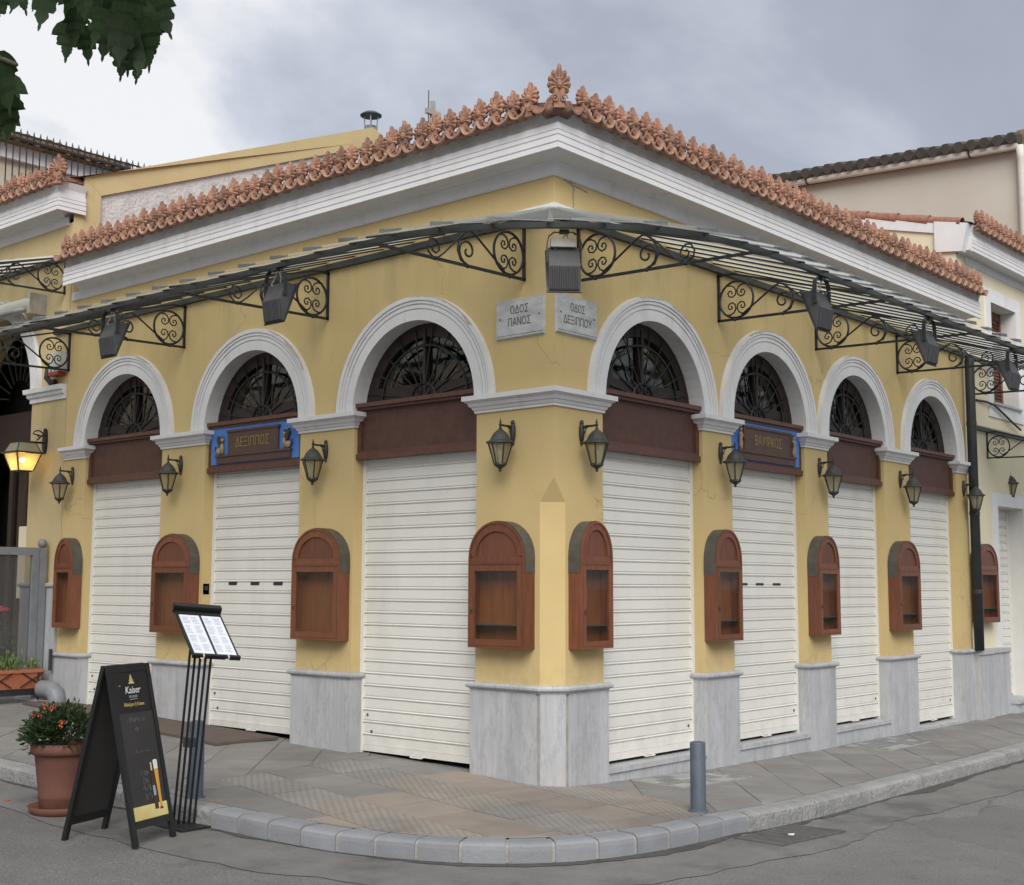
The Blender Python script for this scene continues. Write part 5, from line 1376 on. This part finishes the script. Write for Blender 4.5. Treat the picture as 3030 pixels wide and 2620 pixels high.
# ================================================================== RIGHT NEIGHBOUR (cream, two storeys)
NR = thing('right_neighbour_building', 'cream two storey neighbour with brown shuttered window at the right edge', 'building', (0, 0, 0))
xw = -.06; Y0 = 7.70; Y1 = 12.0
W0, W1, WB, WT = 8.72, 9.58, 3.735, 5.03; D0, D1, DT = 8.706, 9.577, 2.467; SB0, SB1 = 8.53, 9.75
def rp(u, o_, z): return (xw+o_, u, z)
mb = MB()
def q4(a, b, c, d): mb.poly([rp(a,0,c), rp(b,0,c), rp(b,0,d), rp(a,0,d)])
q4(Y0, W0, -.3, 5.45); q4(W1, Y1, -.3, 5.45); q4(W0, W1, DT, WB); q4(W0, W1, WT, 5.45)
for (a, b, c, d) in ((W0, W1, WB, WT), (W0, W1, -.3, DT)):
    for pz in ((a, c, a, d), (b, c, b, d)): mb.poly([rp(pz[0],0,pz[1]), rp(pz[0],-.30,pz[1]), rp(pz[2],-.30,pz[3]), rp(pz[2],0,pz[3])])
    mb.poly([rp(a,0,d), rp(b,0,d), rp(b,-.30,d), rp(a,-.30,d)]); mb.poly([rp(a,0,c), rp(b,0,c), rp(b,-.30,c), rp(a,-.30,c)])
# party wall seen above the corner building
mb.poly([(xw,Y0,4.0),(xw,Y0,5.80),(-6,Y0,7.25),(-6,Y0,4.0)])
mb.build('wall', 'cream_plaster', NR, fixn=False)
def sur(a, b, c, d, wd, bot, name):
    m_ = MB(); P_ = .02
    m_.box(xw, xw+P_, a-wd, a, c if not bot else c-wd, d+wd); m_.box(xw, xw+P_, b, b+wd, c if not bot else c-wd, d+wd); m_.box(xw, xw+P_-.001, a, b, d, d+wd)
    if bot: m_.box(xw, xw+P_-.001, a, b, c-wd, c)
    m_.build(name, 'white_trim', NR)
sur(W0, W1, WB, WT, .165, True, 'window_surround'); sur(D0, D1, -.1, DT, .16, False, 'door_surround')
for (a, b, c, d) in ((W0, W1, WB, WT), (D0, D1, .1, DT)):
    m_ = MB()
    for y in (a+.002, b-.002): m_.poly([(xw,y,c),(xw-.22,y,c),(xw-.22,y,d),(xw,y,d)])
    m_.poly([(xw,a,d-.002),(xw,b,d-.002),(xw-.22,b,d-.002),(xw-.22,a,d-.002)]); m_.build('reveal', 'jamb_paint', NR, fixn=False)
MB().box(xw-.25, xw+.05, W0-.03, W1+.05, WB-.005, WB+.022).build('window_sill', 'marble_plinth', NR)
ws = MB().box(xw-.25, xw-.20, W0, W1, WB+.02, WT).build('window_shutter', 'shutter_brown', NR)
fr = MB()
for y0_, y1_ in ((W0, (W0+W1)/2-.004), ((W0+W1)/2+.004, W1)):
    fr.box(xw-.20, xw-.18, y0_, y0_+.06, WB+.03, WT); fr.box(xw-.20, xw-.18, y1_-.06, y1_, WB+.03, WT)
    for zq in (WB+.03, (WB+WT)/2-.05, WT-.1): fr.box(xw-.20, xw-.1805, y0_+.06, y1_-.06, zq, zq+.09)
fr.build('frame', 'shutter_brown', ws)
lv = MB().add([(0,0,0),(0,.30,0),(.02,.30,-.025),(.02,0,-.025),(-.004,0,-.006),(-.004,.30,-.006)], [(0,1,2,3),(3,2,5,4)]).mesh('slat')
for y0_ in (W0+.065, (W0+W1)/2+.068):
    zq = WB+.15
    while zq < WT-.12:
        ob('slat', lv, 'shutter_brown', ws, (xw-.20, y0_, zq)); zq += .042
sh = shutter(D0-.0, D1+.0, .12, ROTR, False, None, .26, DT-.01, NR)
MB().box(xw-.30, xw+.16, D0-.02, D1+.3, -.25, .075).box(xw-.30, xw+.19, D0-.03, D1+.3, .0755, .105).build('door_step', 'marble_plinth', NR)
for (a, b, o_) in ((7.62, 8.02, .15), (8.025, 8.52, .11), (8.53, 8.70, .10)):
    MB().box(xw-.05, xw+o_, a, b, -.3, .70).build('plinth', 'marble_plinth', NR); MB().box(xw-.05, xw+o_+.02, a-.004, b+.002, .7005, .75).build('plinth_moulding', 'marble_plinth', NR)
MB().box(xw-.05, xw+.06, D1+.02, Y1, -.3, .70).build('plinth', 'marble_plinth', NR)
# its cornice and eaves
cxr = -.10
MB().sweep([(cxr, 7.78), (cxr, Y1)], shifted([q for q in CORN if q[1] > 4.59]+[(0, 4.812)], .85)).build('cornice', 'white_trim', NR)
MB().sweep([(cxr+.03, 7.98), (cxr+.03, Y1)], shifted([q for q in CORN if q[1] < 4.60]+[(0, 4.60)], .87)).build('frieze', 'white_trim', NR)
MB().sweep([(cxr, 7.78), (cxr, Y1)], shifted(CTOP, .85)).build('eave_fillet', 'white_trim', NR)
MB().prism([(cxr+.13, 7.66, 5.46), (cxr+.21, 7.66, 5.79), (-.30, 7.66, 5.88), (-.30, 7.66, 5.50)], [(cxr+.13, 7.775, 5.46), (cxr+.21, 7.775, 5.79), (-.30, 7.775, 5.88), (-.30, 7.775, 5.50)]).build('cornice_return', 'white_trim', NR)
MB().prism([(-.302, 7.675, 5.74), (-.302, 7.675, 5.895), (-6, 7.675, 7.33), (-6, 7.675, 7.175)], [(-.302, 7.80, 5.74), (-.302, 7.80, 5.895), (-6, 7.80, 7.33), (-6, 7.80, 7.175)]).build('verge_band', 'white_trim', NR)
rb = MB(); rb.poly([(.15, 7.68, 5.80), (.15, Y1, 5.80), (-6, Y1, 7.36), (-6, 7.68, 7.36)]); rfo = rb.build('roof', 'roof_tile', NR, fixn=False)
vt = MB(); vt.lathe([(.075,0),(.062,.42)], 10, cap=False); vtm = vt.mesh('verge_tile', True)
for i in range(8):
    x = .02-.40*i; o = ob('verge_tile', vtm, 'terracotta_old', rfo, (x, 7.73, 5.835-(x)*.254-.02), (0, -R(90-14.2), 0))
eaves_row(7.86, 25, .16, ROTR, NR, ZB+.855, .16)
# lower awning of the neighbour
AR = thing('neighbour_awning', 'small lower glass awning over the doorway at the right edge', 'awning', (0, 0, 0))
bracket(AR, 8.46, ROTR, zoff=-.715, scale=.80, tip=1.5, wx=xw); bracket(AR, 10.0, ROTR, zoff=-.715, scale=.80, tip=1.5, wx=xw)
MB().box(xw+.002, xw+.05, 7.96, 10.2, 3.355, 3.405).build('wall_rail', 'rail_iron', AR); MB().box(xw+1.15, xw+1.19, 7.96, 10.2, 2.97, 3.02).build('outer_rail', 'rail_iron', AR)
for i in range(6):
    y = 7.98+.36*i
    MB().prism([(xw+.01,y,3.415),(xw+1.26,y,3.01),(xw+1.26,y+.365,3.035),(xw+.01,y+.365,3.42)], [(xw+.01,y,3.422),(xw+1.26,y,3.017),(xw+1.26,y+.365,3.042),(xw+.01,y+.365,3.427)]).build('glass_panel', 'awning_glass', AR)
RLC = thing('curved_iron_bar', 'curved black iron bar above the small right awning', 'iron bar', (xw, 8.15, 3.4))
MB().tube([(.01, 0, .325), (.03, .25, .33), (.05, .48, .31), (.05, .81, .225), (.05, 1.04, .16), (.05, 1.36, .08)], .014, 6).build('bar', 'iron', RLC)

# tall beige house behind
BG = thing('beige_house', 'tall plain beige house with dark tile eaves and white gutter behind at right', 'house', (-4, 12, 0))
ZT3 = lambda x: 8.02+(-.78-x)*.045
MB().prism([(-8.0, 0.02, 0), (3.22, 0.02, 0), (3.22, 0.02, 8.03), (-8.0, 0.02, 8.55)], [(-8.0, 6, 0), (3.22, 6, 0), (3.22, 6, 8.03), (-8.0, 6, 8.55)]).build('wall', 'beige_plaster', BG)
gt = MB(); gt.tube([(-8.1, -.10, 8.64), (3.28, -.10, 8.065)], .075, 10); gt.build('gutter', 'gutter_white', BG, True)
for x in (-2.6, -.2, 2.55):
    zq = 8.065+(3.28-x)*.0505; MB().tube([(x, -.10+.082*math.cos(a), zq+.082*math.sin(a)) for a in [PI*.5+PI*1.1*i/8 for i in range(9)]], .014, 5).build('gutter_strap', 'pipe_dark', BG)
ev = MB(); ev.hexa([(-8.2,-.20,8.66),(3.30,-.20,8.085),(3.30,2.5,8.085),(-8.2,2.5,8.66),(-8.2,-.20,8.77),(3.30,-.20,8.185),(3.30,2.5,9.0),(-8.2,2.5,9.5)]); rfb = ev.build('roof', 'dark_tile', BG)
et = MB(); et.tube([(0, -.24, 0), (0, 1.2, .40)], .085, 8); etm = et.mesh('roof_tile')
for i in range(56):
    x = 3.22-.20*i; zq = 8.19+(3.28-x)*.0505; ob('roof_tile', etm, 'dark_tile', rfb, (x, 0, zq-.045+random.uniform(-.01, .01)))
MB().tube([(3.30, -.10, 8.05), (3.31, -.08, 7.85), (3.29, -.03, 7.6), (3.29, -.03, 3)], .06, 10).build('downpipe', 'gutter_white', BG, True)
MB().box(3.222, 3.55, .03, 6, 0, 8.33).build('corner_pier', 'mossy_tile', BG)

# ================================================================== STREET THINGS
def bollard(label, x, y, ztop):
    z = zt(x, y); t = thing('bollard', label, 'bollard', (x, y, z), 0, 'blue grey bollards on the kerb edge'); h = ztop-z
    MB().lathe([(.056,-.02),(.056,.012),(.050,.014),(.050,h-.012),(.046,h-.003),(.038,h),(.0,h+.002)], 20, cap=False).build('post', 'bollard_blue', t, True)
    smooth_by_angle(t.children[0], 40)
    MB().lathe([(.066,-.01),(.064,.006),(.052,.009)], 20, cap=False).build('foot_collar', 'bollard_blue', t)
bollard('blue grey bollard standing alone at the kerb on the right', 1.21, -.02, .487)
bollard('blue grey bollard behind the rods of the menu stand', -1.49, -1.95, .575)

# A-board
zA = zroad(-1.2, -2.7)
ABD = thing('sandwich_board', 'black wooden sandwich board with chalk panel and beer print in the road', 'sandwich board', (-1.2, -2.7, zA))
wv = Vector((-.325, .946, 0)); W_ = .39; sp = Vector((.946, .325, 0))   # width direction, spread direction
topz = 1.045
def leaf_(sgn, name):
    foot = sp*sgn*.265; head = sp*sgn*.016+Vector((0, 0, topz)); up = (head-foot); H_ = up.length; up.normalize(); nrm = wv.cross(up).normalized()
    if nrm.dot(sp*sgn) < 0: nrm = -nrm
    def P(a, h, d): return foot+wv*a+up*h+nrm*d
    def bx_(a0, a1, h0, h1, d0, d1): return [P(a0,h0,d0), P(a1,h0,d0), P(a1,h0,d1), P(a0,h0,d1), P(a0,h1,d0), P(a1,h1,d0), P(a1,h1,d1), P(a0,h1,d1)]
    fr = MB(); hw = W_/2
    fr.hexa(bx_(-hw, -hw+.034, 0, H_, -.016, .010)); fr.hexa(bx_(hw-.034, hw, 0, H_, -.016, .010))
    fr.hexa(bx_(-hw+.034, hw-.034, H_-.045, H_, -.015, .009)); fr.hexa(bx_(-hw+.034, hw-.034, .10, .145, -.015, .009))
    f = fr.build(name, 'black_paint', ABD)
    MB().hexa(bx_(-hw+.034, hw-.034, .145, H_-.045, -.006, .002)).build('chalk_panel', 'chalkboard', f)
    return f, P, H_, up, nrm
fA, PA, HA, upA, nA = leaf_(1, 'front_leaf'); fB, PB, HB, upB, nB = leaf_(-1, 'back_leaf')
def on_leaf(me, m, a, h, d, name):
    X = wv.copy(); Y = upA.copy(); Z = X.cross(Y)
    if Z.dot(nA) < 0: X = -X; Z = X.cross(Y)
    o = ob(name, me, m, fA); mm = Matrix((X, Y, Z)).transposed().to_4x4(); mm.translation = PA(a, h, d); o.matrix_basis = mm; return o
sgx = 1 if wv.cross(upA).dot(nA) > 0 else -1
def quadA(a0, a1, h0, h1, d, m, name):
    return MB().hexa([PA(a0,h0,d-.001), PA(a1,h0,d-.001), PA(a1,h0,d), PA(a0,h0,d), PA(a0,h1,d-.001), PA(a1,h1,d-.001), PA(a1,h1,d), PA(a0,h1,d)]).build(name, m, fA)
hw = W_/2-.034
quadA(-hw, hw, HA-.29, HA-.045, .005, 'black_paint', 'header_print'); quadA(-hw, hw, .145, .225, .005, 'print_gold', 'gold_band')
on_leaf(text_mesh('Kaiser', .062, .0006, .9, shear=.25), 'print_white', 0, HA-.158, .0068, 'lettering')
on_leaf(text_mesh('PILSNER', .022, .0006), 'print_blue', 0, HA-.198, .0068, 'lettering')
on_leaf(text_mesh('Μαύρο ή Kaiser.', .030, .0006, .9, shear=.1), 'print_gold', 0, HA-.245, .0068, 'lettering')
tri = MB(); 
for k_, (wq, h0) in enumerate(((.030, -.118), (.022, -.102), (.013, -.086))): tri.add([PA(-wq, HA+h0, .0066), PA(wq, HA+h0, .0066), PA(0, HA+h0+.028, .0066)], [(0,1,2)])
tri.build('emblem', 'print_gold', fA, fixn=False)
quadA(-.035, .035, HA-.2145, HA-.2125, .0066, 'print_gold', 'rule')
# chalk handwriting
ck = MB(); r_ = random.Random(4)
for h, a0, n_, s_ in ((HA-.335, -.08, 12, .02), (HA-.40, -.02, 2, .015), (HA-.53, -.05, 10, .008), (HA-.66, -.03, 5, .02), (HA-.705, -.02, 4, .022), (HA-.75, -.03, 6, .024), (HA-.80, -.02, 6, .022)):
    a = a0
    for i in range(n_):
        pts = [PA(sgx*(a+r_.uniform(-.006, .006)), h+r_.uniform(-s_, s_), .0032) for _ in range(3)]; ck.tube(pts, .0009, 3); a += .014
ck.build('chalk_writing', 'chalk', fA)
# printed bottle and glass
def outA(pts, d, m, name): MB().prism([PA(a, h, d-.0008) for a, h in pts], [PA(a, h, d) for a, h in pts]).build(name, m, fA)
bx = sgx*.062; gx = sgx*.105
def bpts(cx, prof): return [(cx-x, h) for x, h in prof]+[(cx+x, h) for x, h in prof[::-1]]
outA(bpts(bx, [(.017,.19),(.017,.33),(.008,.40),(.007,.47)]), .0062, 'bottle_brown', 'bottle_print')
outA(bpts(bx, [(.010,.27),(.012,.30),(.010,.33)]), .0070, 'print_blue', 'bottle_label'); outA(bpts(bx, [(.0066,.42),(.006,.47)]), .0070, 'print_gold', 'bottle_neck')
outA(bpts(gx, [(.011,.20),(.013,.30),(.018,.425)]), .0062, 'beer_amber', 'beer_print'); outA(bpts(gx, [(.018,.4255),(.020,.475),(.012,.482)]), .0062, 'print_white', 'foam_print'); outA(bpts(gx, [(.017,.186),(.008,.199)]), .0062, 'bottle_brown', 'glass_foot')
MB().ball((sp*.12)+wv*(-W_/2-.002)+Vector((0,0,.93)), .008, 6, 4).build('hinge', 'steel_worn', ABD)

# menu stand
zM = zroad(-1.15, -2.2)
MS = thing('menu_stand', 'black metal menu stand with five rods and an open white menu', 'menu stand', (-1.17, -2.24, zM))
bl = [Vector(p)-Vector((-1.17, -2.24, zM)) for p in ((-.849,-2.458,1.058), (-.716,-2.206,1.037), (-.992,-2.153,1.314), (-1.14,-2.417,1.328))]
eb = (bl[1]-bl[0]); eh = ((bl[3]-bl[0])+(bl[2]-bl[1]))*.5; nb = eb.cross(eh).normalized()
if nb.z < 0: nb = -nb
def PM2(a, h, d=0): return bl[0]+eb*a+eh*h+nb*d
def boxM(a0, a1, h0, h1, d0, d1): return MB().hexa([PM2(a0,h0,d0), PM2(a1,h0,d0), PM2(a1,h1,d0), PM2(a0,h1,d0), PM2(a0,h0,d1), PM2(a1,h0,d1), PM2(a1,h1,d1), PM2(a0,h1,d1)])
boxM(0, 1, 0, 1, -.018, 0).build('tray', 'black_paint', MS)
boxM(-.02, 1.02, .96, 1.03, -.02, .045).build('lamp_hood', 'black_paint', MS); boxM(-.01, 1.01, -.03, .01, -.02, .012).build('lip', 'black_paint', MS)
for k_, (a0, a1) in enumerate(((.05, .48), (.53, .95))):
    pg = boxM(a0, a1, .02, .86, .001, .006).build('menu_page', 'paper', MS)
    for c_ in range(2):
        x0 = a0+.035+c_*.20
        lm_ = MB()
        for i in range(24):
            if i in (5, 12, 18): continue
            h = .80-.031*i; L_ = random.uniform(.09, .155)
            lm_.v and None
            lm_.add([PM2(x0,h,.0065), PM2(x0+L_,h,.0065), PM2(x0+L_,h+.012,.0065), PM2(x0,h+.012,.0065)], [(0,1,2,3)])
        lm_.build('text_lines', 'paper_ink', pg, fixn=False)
sb_ = MB()
for i in range(22): sb_.tube([PM2(.485, .03+.038*i, .008), PM2(.525, .03+.038*i, .012)], .0035, 4)
sb_.build('spiral_binding', 'letter_grey', MS)
for a in (.22, .75): MB().tube([PM2(a, .03, .008), PM2(a, -.05, .012), PM2(a-.03, -.075, -.004), PM2(a-.06, -.045, -.01)], .005, 5).build('page_clip', 'white_plastic', MS)
bc = Vector((-1.265, -2.195, 0))-Vector((-1.17, -2.24, 0)); rd = Vector((.60, .80, 0)).normalized()
tpc = PM2(.24, .13, -.02)
for i in range(5):
    o_ = (i-2)*.032
    MB().tube([bc+rd*o_+Vector((0, 0, .02)), Vector((tpc.x, tpc.y, tpc.z+.0))+rd*o_+Vector((0, 0, (i-2)*-.004))], .0085, 6).build('rod', 'iron', MS)
MB().box(bc.x-.20, bc.x+.20, bc.y-.15, bc.y+.15, -.006, .018).build('base_plate', 'iron', MS)
MS.children[-1].rotation_euler.z = 0
MB().box(bc.x-.005, bc.x+.075, bc.y-.02, bc.y+.02, .50, .56).build('junction_box', 'steel_worn', MS)

# flower pot
PX, PY = -2.16, -2.54; zq = zroad(PX, PY)
FP = thing('flower_pot', 'brown plastic flower pot with orange flowering bush behind the sandwich board', 'potted plant', (PX, PY, zq))
MB().lathe([(.02,.012),(.17,.012),(.185,.022),(.205,.055),(.212,.055),(.192,.012),(.18,.0),(.02,.0)], 28, cap=False).build('saucer', 'pot_clay', FP, True)
MB().lathe([(.125,.02),(.135,.03),(.142,.09),(.147,.10),(.150,.12),(.147,.135),(.178,.375),(.182,.385),(.20,.39),(.208,.41),(.206,.44),(.19,.46),(.175,.455),(.17,.42),(.03,.42)], 32, cap=False).build('pot', 'pot_clay', FP, True)
MB().lathe([(.0,.425),(.17,.425)], 20, cap=False).build('earth', 'soil', FP)
def bush(r_):
    d = Vector((r_.gauss(0, 1), r_.gauss(0, 1), abs(r_.gauss(0, 1))*.9-.25)).normalized(); f = r_.uniform(.45, 1)**.6
    lob = 1+.16*math.sin(3*math.atan2(d.y, d.x)+1)+.10*math.sin(7*d.x)
    p = Vector((d.x*.225*f*lob, d.y*.225*f*lob, .50+d.z*.20*f*lob)); return p, d+Vector((r_.uniform(-.7, .7), r_.uniform(-.7, .7), r_.uniform(-.2, .8)))
leaves('foliage', 'leaf_plant', FP, 2600, bush, .042, 8, .42)
st_ = MB()
for i in range(16):
    a = 2*PI*i/16; st_.tube([(0, 0, .42), (.08*math.cos(a), .08*math.sin(a), .50), (.17*math.cos(a), .17*math.sin(a), .58)], .004, 4)
st_.build('stem', 'bark', FP)
for (a, e_, r0) in ((2.9, .75, .235), (3.6, .85, .225), (4.3, 1.0, .235), (5.2, .95, .23), (4.75, .62, .235), (2.2, .9, .22), (5.7, .42, .235), (4.0, .6, .24), (3.2, .5, .24)):
    c_ = Vector((math.cos(a)*math.cos(e_)*r0, math.sin(a)*math.cos(e_)*r0, .51+math.sin(e_)*r0*.98)); fm = MB(); r_ = random.Random(int(a*100))
    for i in range(14):
        d = Vector((r_.gauss(0, 1), r_.gauss(0, 1), r_.gauss(0, 1)+.6)).normalized(); s = d.cross(Vector((0, 0, 1))).normalized(); u_ = d.cross(s); q_ = c_+d*.012
        fm.add([q_, q_+s*.010+d*.008, q_+u_*.010+d*.016, q_-s*.010+d*.008], [(0,1,2),(0,2,3)])
    fm.ball(c_, .010, 6, 4); fm.build('flower', 'flower_orange', FP, fixn=False)

# brown mat strip in front of the left shutters
MTS = thing('door_mat', 'long brown ribbed mat on the pavement in front of the left shutters', 'mat', (-4.8, -.25, zt(-4.8, -.25)))
def matp(u, y, d): return (u+4.8, y+.25, zt(u, y)+d-zt(-4.8, -.25))
for (u0, u1, y1) in ((-6.65, -4.86, -.42), (-4.85, -3.05, -.58)):
    pts = [(u0, -.0), (u1, -.0), (u1-.1, y1), (u0-.05, y1*.9)]
    MB().prism([matp(x, y, .002) for x, y in pts], [matp(x, y, .026) for x, y in pts]).build('mat_panel', 'door_mat', MTS)

# fallen bits of litter and leaves in the road
for (x, y, m_, lab) in ((-2.75, -2.62, 'flower_orange', 'small yellow fallen petal in the gutter at the left kerb'), (-2.95, -2.95, 'paper', 'small pale scrap of paper on the road left of the flower pot'), (1.70, .25, 'paper', 'tiny white scrap lying on the drain grate')):
    z = zroad(x, y)+(.02 if x > 0 else .005)
    tag(MB().prism([(x, y, z), (x+.035, y+.005, z), (x+.03, y+.03, z+.004), (x-.005, y+.022, z)], [(x, y, z+.006), (x+.035, y+.005, z+.004), (x+.03, y+.03, z+.010), (x-.005, y+.022, z+.006)]).build('litter_scrap', m_), lab, 'litter')

# ================================================================== TREE overhanging at the top left
def leaf_mesh(seed):
    r_ = random.Random(seed); L_ = 1.0
    # half outline of a deeply lobed, toothed leaf; petiole at origin, tip towards -z (hanging)
    half = [(.02, 0), (.16, .02), (.30, .10), (.40, .24), (.46, .40), (.40, .36), (.31, .34), (.24, .30), (.27, .42), (.30, .55), (.28, .66), (.24, .62), (.17, .56), (.15, .66), (.16, .76), (.11, .86), (.045, .94), (.012, 1.12)]
    jit = lambda p: (p[0]*r_.uniform(.72, .95), p[1]+r_.uniform(-.015, .015))
    Rr_ = []
    for a, b in zip(half[:-1], half[1:]):
        a_ = jit(a); Rr_.append(a_); mx_ = ((a[0]+b[0])/2, (a[1]+b[1])/2); Rr_.append((mx_[0]*.84+.012, mx_[1]+.004))
    Rr_.append(half[-1]); Lf = [(-x*r_.uniform(.9, 1.08), y) for x, y in Rr_]
    mb = MB(); n = len(Rr_); k_ = r_.uniform(.1, .35)
    def P(x, y): return (x, k_*abs(x)**1.3*.6+.12*math.sin(y*2.2), -y)
    for i in range(n-1):
        m0, m1 = (0, Rr_[i][1]), (0, Rr_[i+1][1])
        mb.add([P(*m0), P(*Rr_[i]), P(*Rr_[i+1]), P(*m1)], [(0,1,2,3)]); mb.add([P(*m0), P(*m1), P(*Lf[i+1]), P(*Lf[i])], [(0,1,2,3)])
    mb.tube([(0, 0, 0), (.02, -.02, .25)], .012, 4)
    return mb.mesh('leaf', fixn=False)
LM = [leaf_mesh(i) for i in range(5)]
for me_ in LM: me_.materials.append(MT['leaf_tree'])
TX, TY = .9, -7.6
TR = thing('overhanging_tree', 'leafy tree whose dark lobed leaves hang into the top left corner', 'tree', (TX, TY, zroad(TX, TY)))
tz = zroad(TX, TY)
trk = MB(); trk.tube([(0,0,-.1),(.03,.02,.8),(.0,.06,1.8),(.1,.1,2.7),(.2,.3,3.5)], [.17,.14,.125,.11,.09], 12); trk.build('trunk', 'bark', TR, True)
lb = MB(); lb.tube([(.12,.12,2.8),(.6,.7,3.35),(1.2,1.4,3.62),(1.9,2.2,3.66),(2.25,2.55,3.55)], [.07,.05,.036,.02,.008], 7)
lb.tube([(.6,.7,3.35),(1.1,1.55,3.25),(1.6,1.95,3.05),(1.8,2.02,2.95)], [.03,.02,.012,.006], 6); lb.tube([(1.2,1.4,3.62),(1.7,1.7,3.75),(2.3,1.9,3.75)], [.025,.015,.006], 6)
lb.tube([(.15,.2,3.2),(-.5,.4,3.9),(-1.0,.2,4.4)], [.06,.04,.02], 6); lb.tube([(.2,.3,3.5),(.3,-.4,4.1),(.2,-1.0,4.5)], [.06,.04,.02], 6); lb.build('limb', 'bark', TR, True)
base = Vector((TX, TY, tz))
def camp(u, v, dep):
    q = cd+cr2*((u-1515)/3818.36)-cu2*((v-1310)/3818.36); return M.translation+q*dep
def put_leaf(p, s, rz, tx, ty, k_):
    o = ob('leaf', LM[k_ % 5], None, TR, p-base, (tx, ty, rz)); o.scale = (s, s, s); return o
r_ = random.Random(21)
# (u, v) of the petiole in the photograph's frame, leaf length in metres
vis = [(140,-60,.16,.15),(35,-75,.14,-.3),(0,-40,.15,.2),(110,-95,.14,.1),(200,-55,.18,.05),(240,-30,.12,-.25),(270,-70,.17,.12),(300,-60,.15,-.2),(330,-40,.18,.08),(345,10,.17,-.05),(365,40,.17,.04),(395,-10,.19,-.12),(420,50,.17,.02),(415,110,.13,.02),(440,-30,.17,-.18),(455,-20,.16,-.38),(300,20,.13,.3),(380,-60,.18,.0),(225,20,.14,.1),(350,75,.14,-.02),(-25,170,.19,-.28),(-15,220,.17,-.05),(10,210,.20,-.10),(-40,110,.14,.1),(20,275,.16,-.04),(410,-60,.18,-.25),(180,-90,.16,.2),(205,60,.15,.05),(250,75,.13,-.1),(335,-20,.16,.2),(375,95,.15,.0),(405,130,.14,-.03),(445,60,.15,-.1),(320,55,.15,.1),(390,20,.16,.1),(60,-60,.12,.2),(-5,150,.14,-.1),(25,330,.12,.05),(5,300,.13,.1),(300,-80,.17,0),(430,90,.13,-.15),(360,125,.13,.05)]
for i, (u, v, s, ty) in enumerate(vis):
    put_leaf(camp(u, v, r_.uniform(3.45, 3.95)), s*.80, R(131-90)+r_.uniform(-.5, .5), r_.uniform(-.25, .25), ty, i)
for i in range(150):
    f = r_.random(); pth = [Vector((.6,.7,3.35)), Vector((1.2,1.4,3.72)), Vector((1.9,2.2,3.85)), Vector((2.2,2.4,3.85))]
    k_ = min(2, int(f*3)); p = base+pth[k_].lerp(pth[k_+1], f*3-k_)+Vector((r_.gauss(0, .35), r_.gauss(0, .35), r_.uniform(.05, .55)))
    rel = p-M.translation; w_ = rel.dot(cd)
    if w_ > .3:
        uu = 1515+3818*rel.dot(cr2)/w_; vv = 1310-3818*rel.dot(cu2)/w_
        if -250 < uu < 3300 and vv+3818*.2/w_ > 0 and vv < 2700: continue
    if w_ < .8: continue
    put_leaf(p, r_.uniform(.12, .19), r_.uniform(0, 6.28), r_.uniform(-.5, .5), r_.uniform(-.5, .5), i)
def crown(r_):
    c = r_.choice([Vector((-.9,.2,4.5)), Vector((.2,-1.0,4.7)), Vector((-.3,-.4,5.2)), Vector((.3,.3,4.9)), Vector((-.8,-.9,4.8))])
    d = Vector((r_.gauss(0, 1), r_.gauss(0, 1), r_.gauss(0, 1))).normalized(); return c+d*.95*r_.random()**.4, d+Vector((0, 0, -.6))
cw = leaves('crown', 'leaf_tree', TR, 2600, crown, .17, 31, .7)
cw['kind'] = 'stuff'
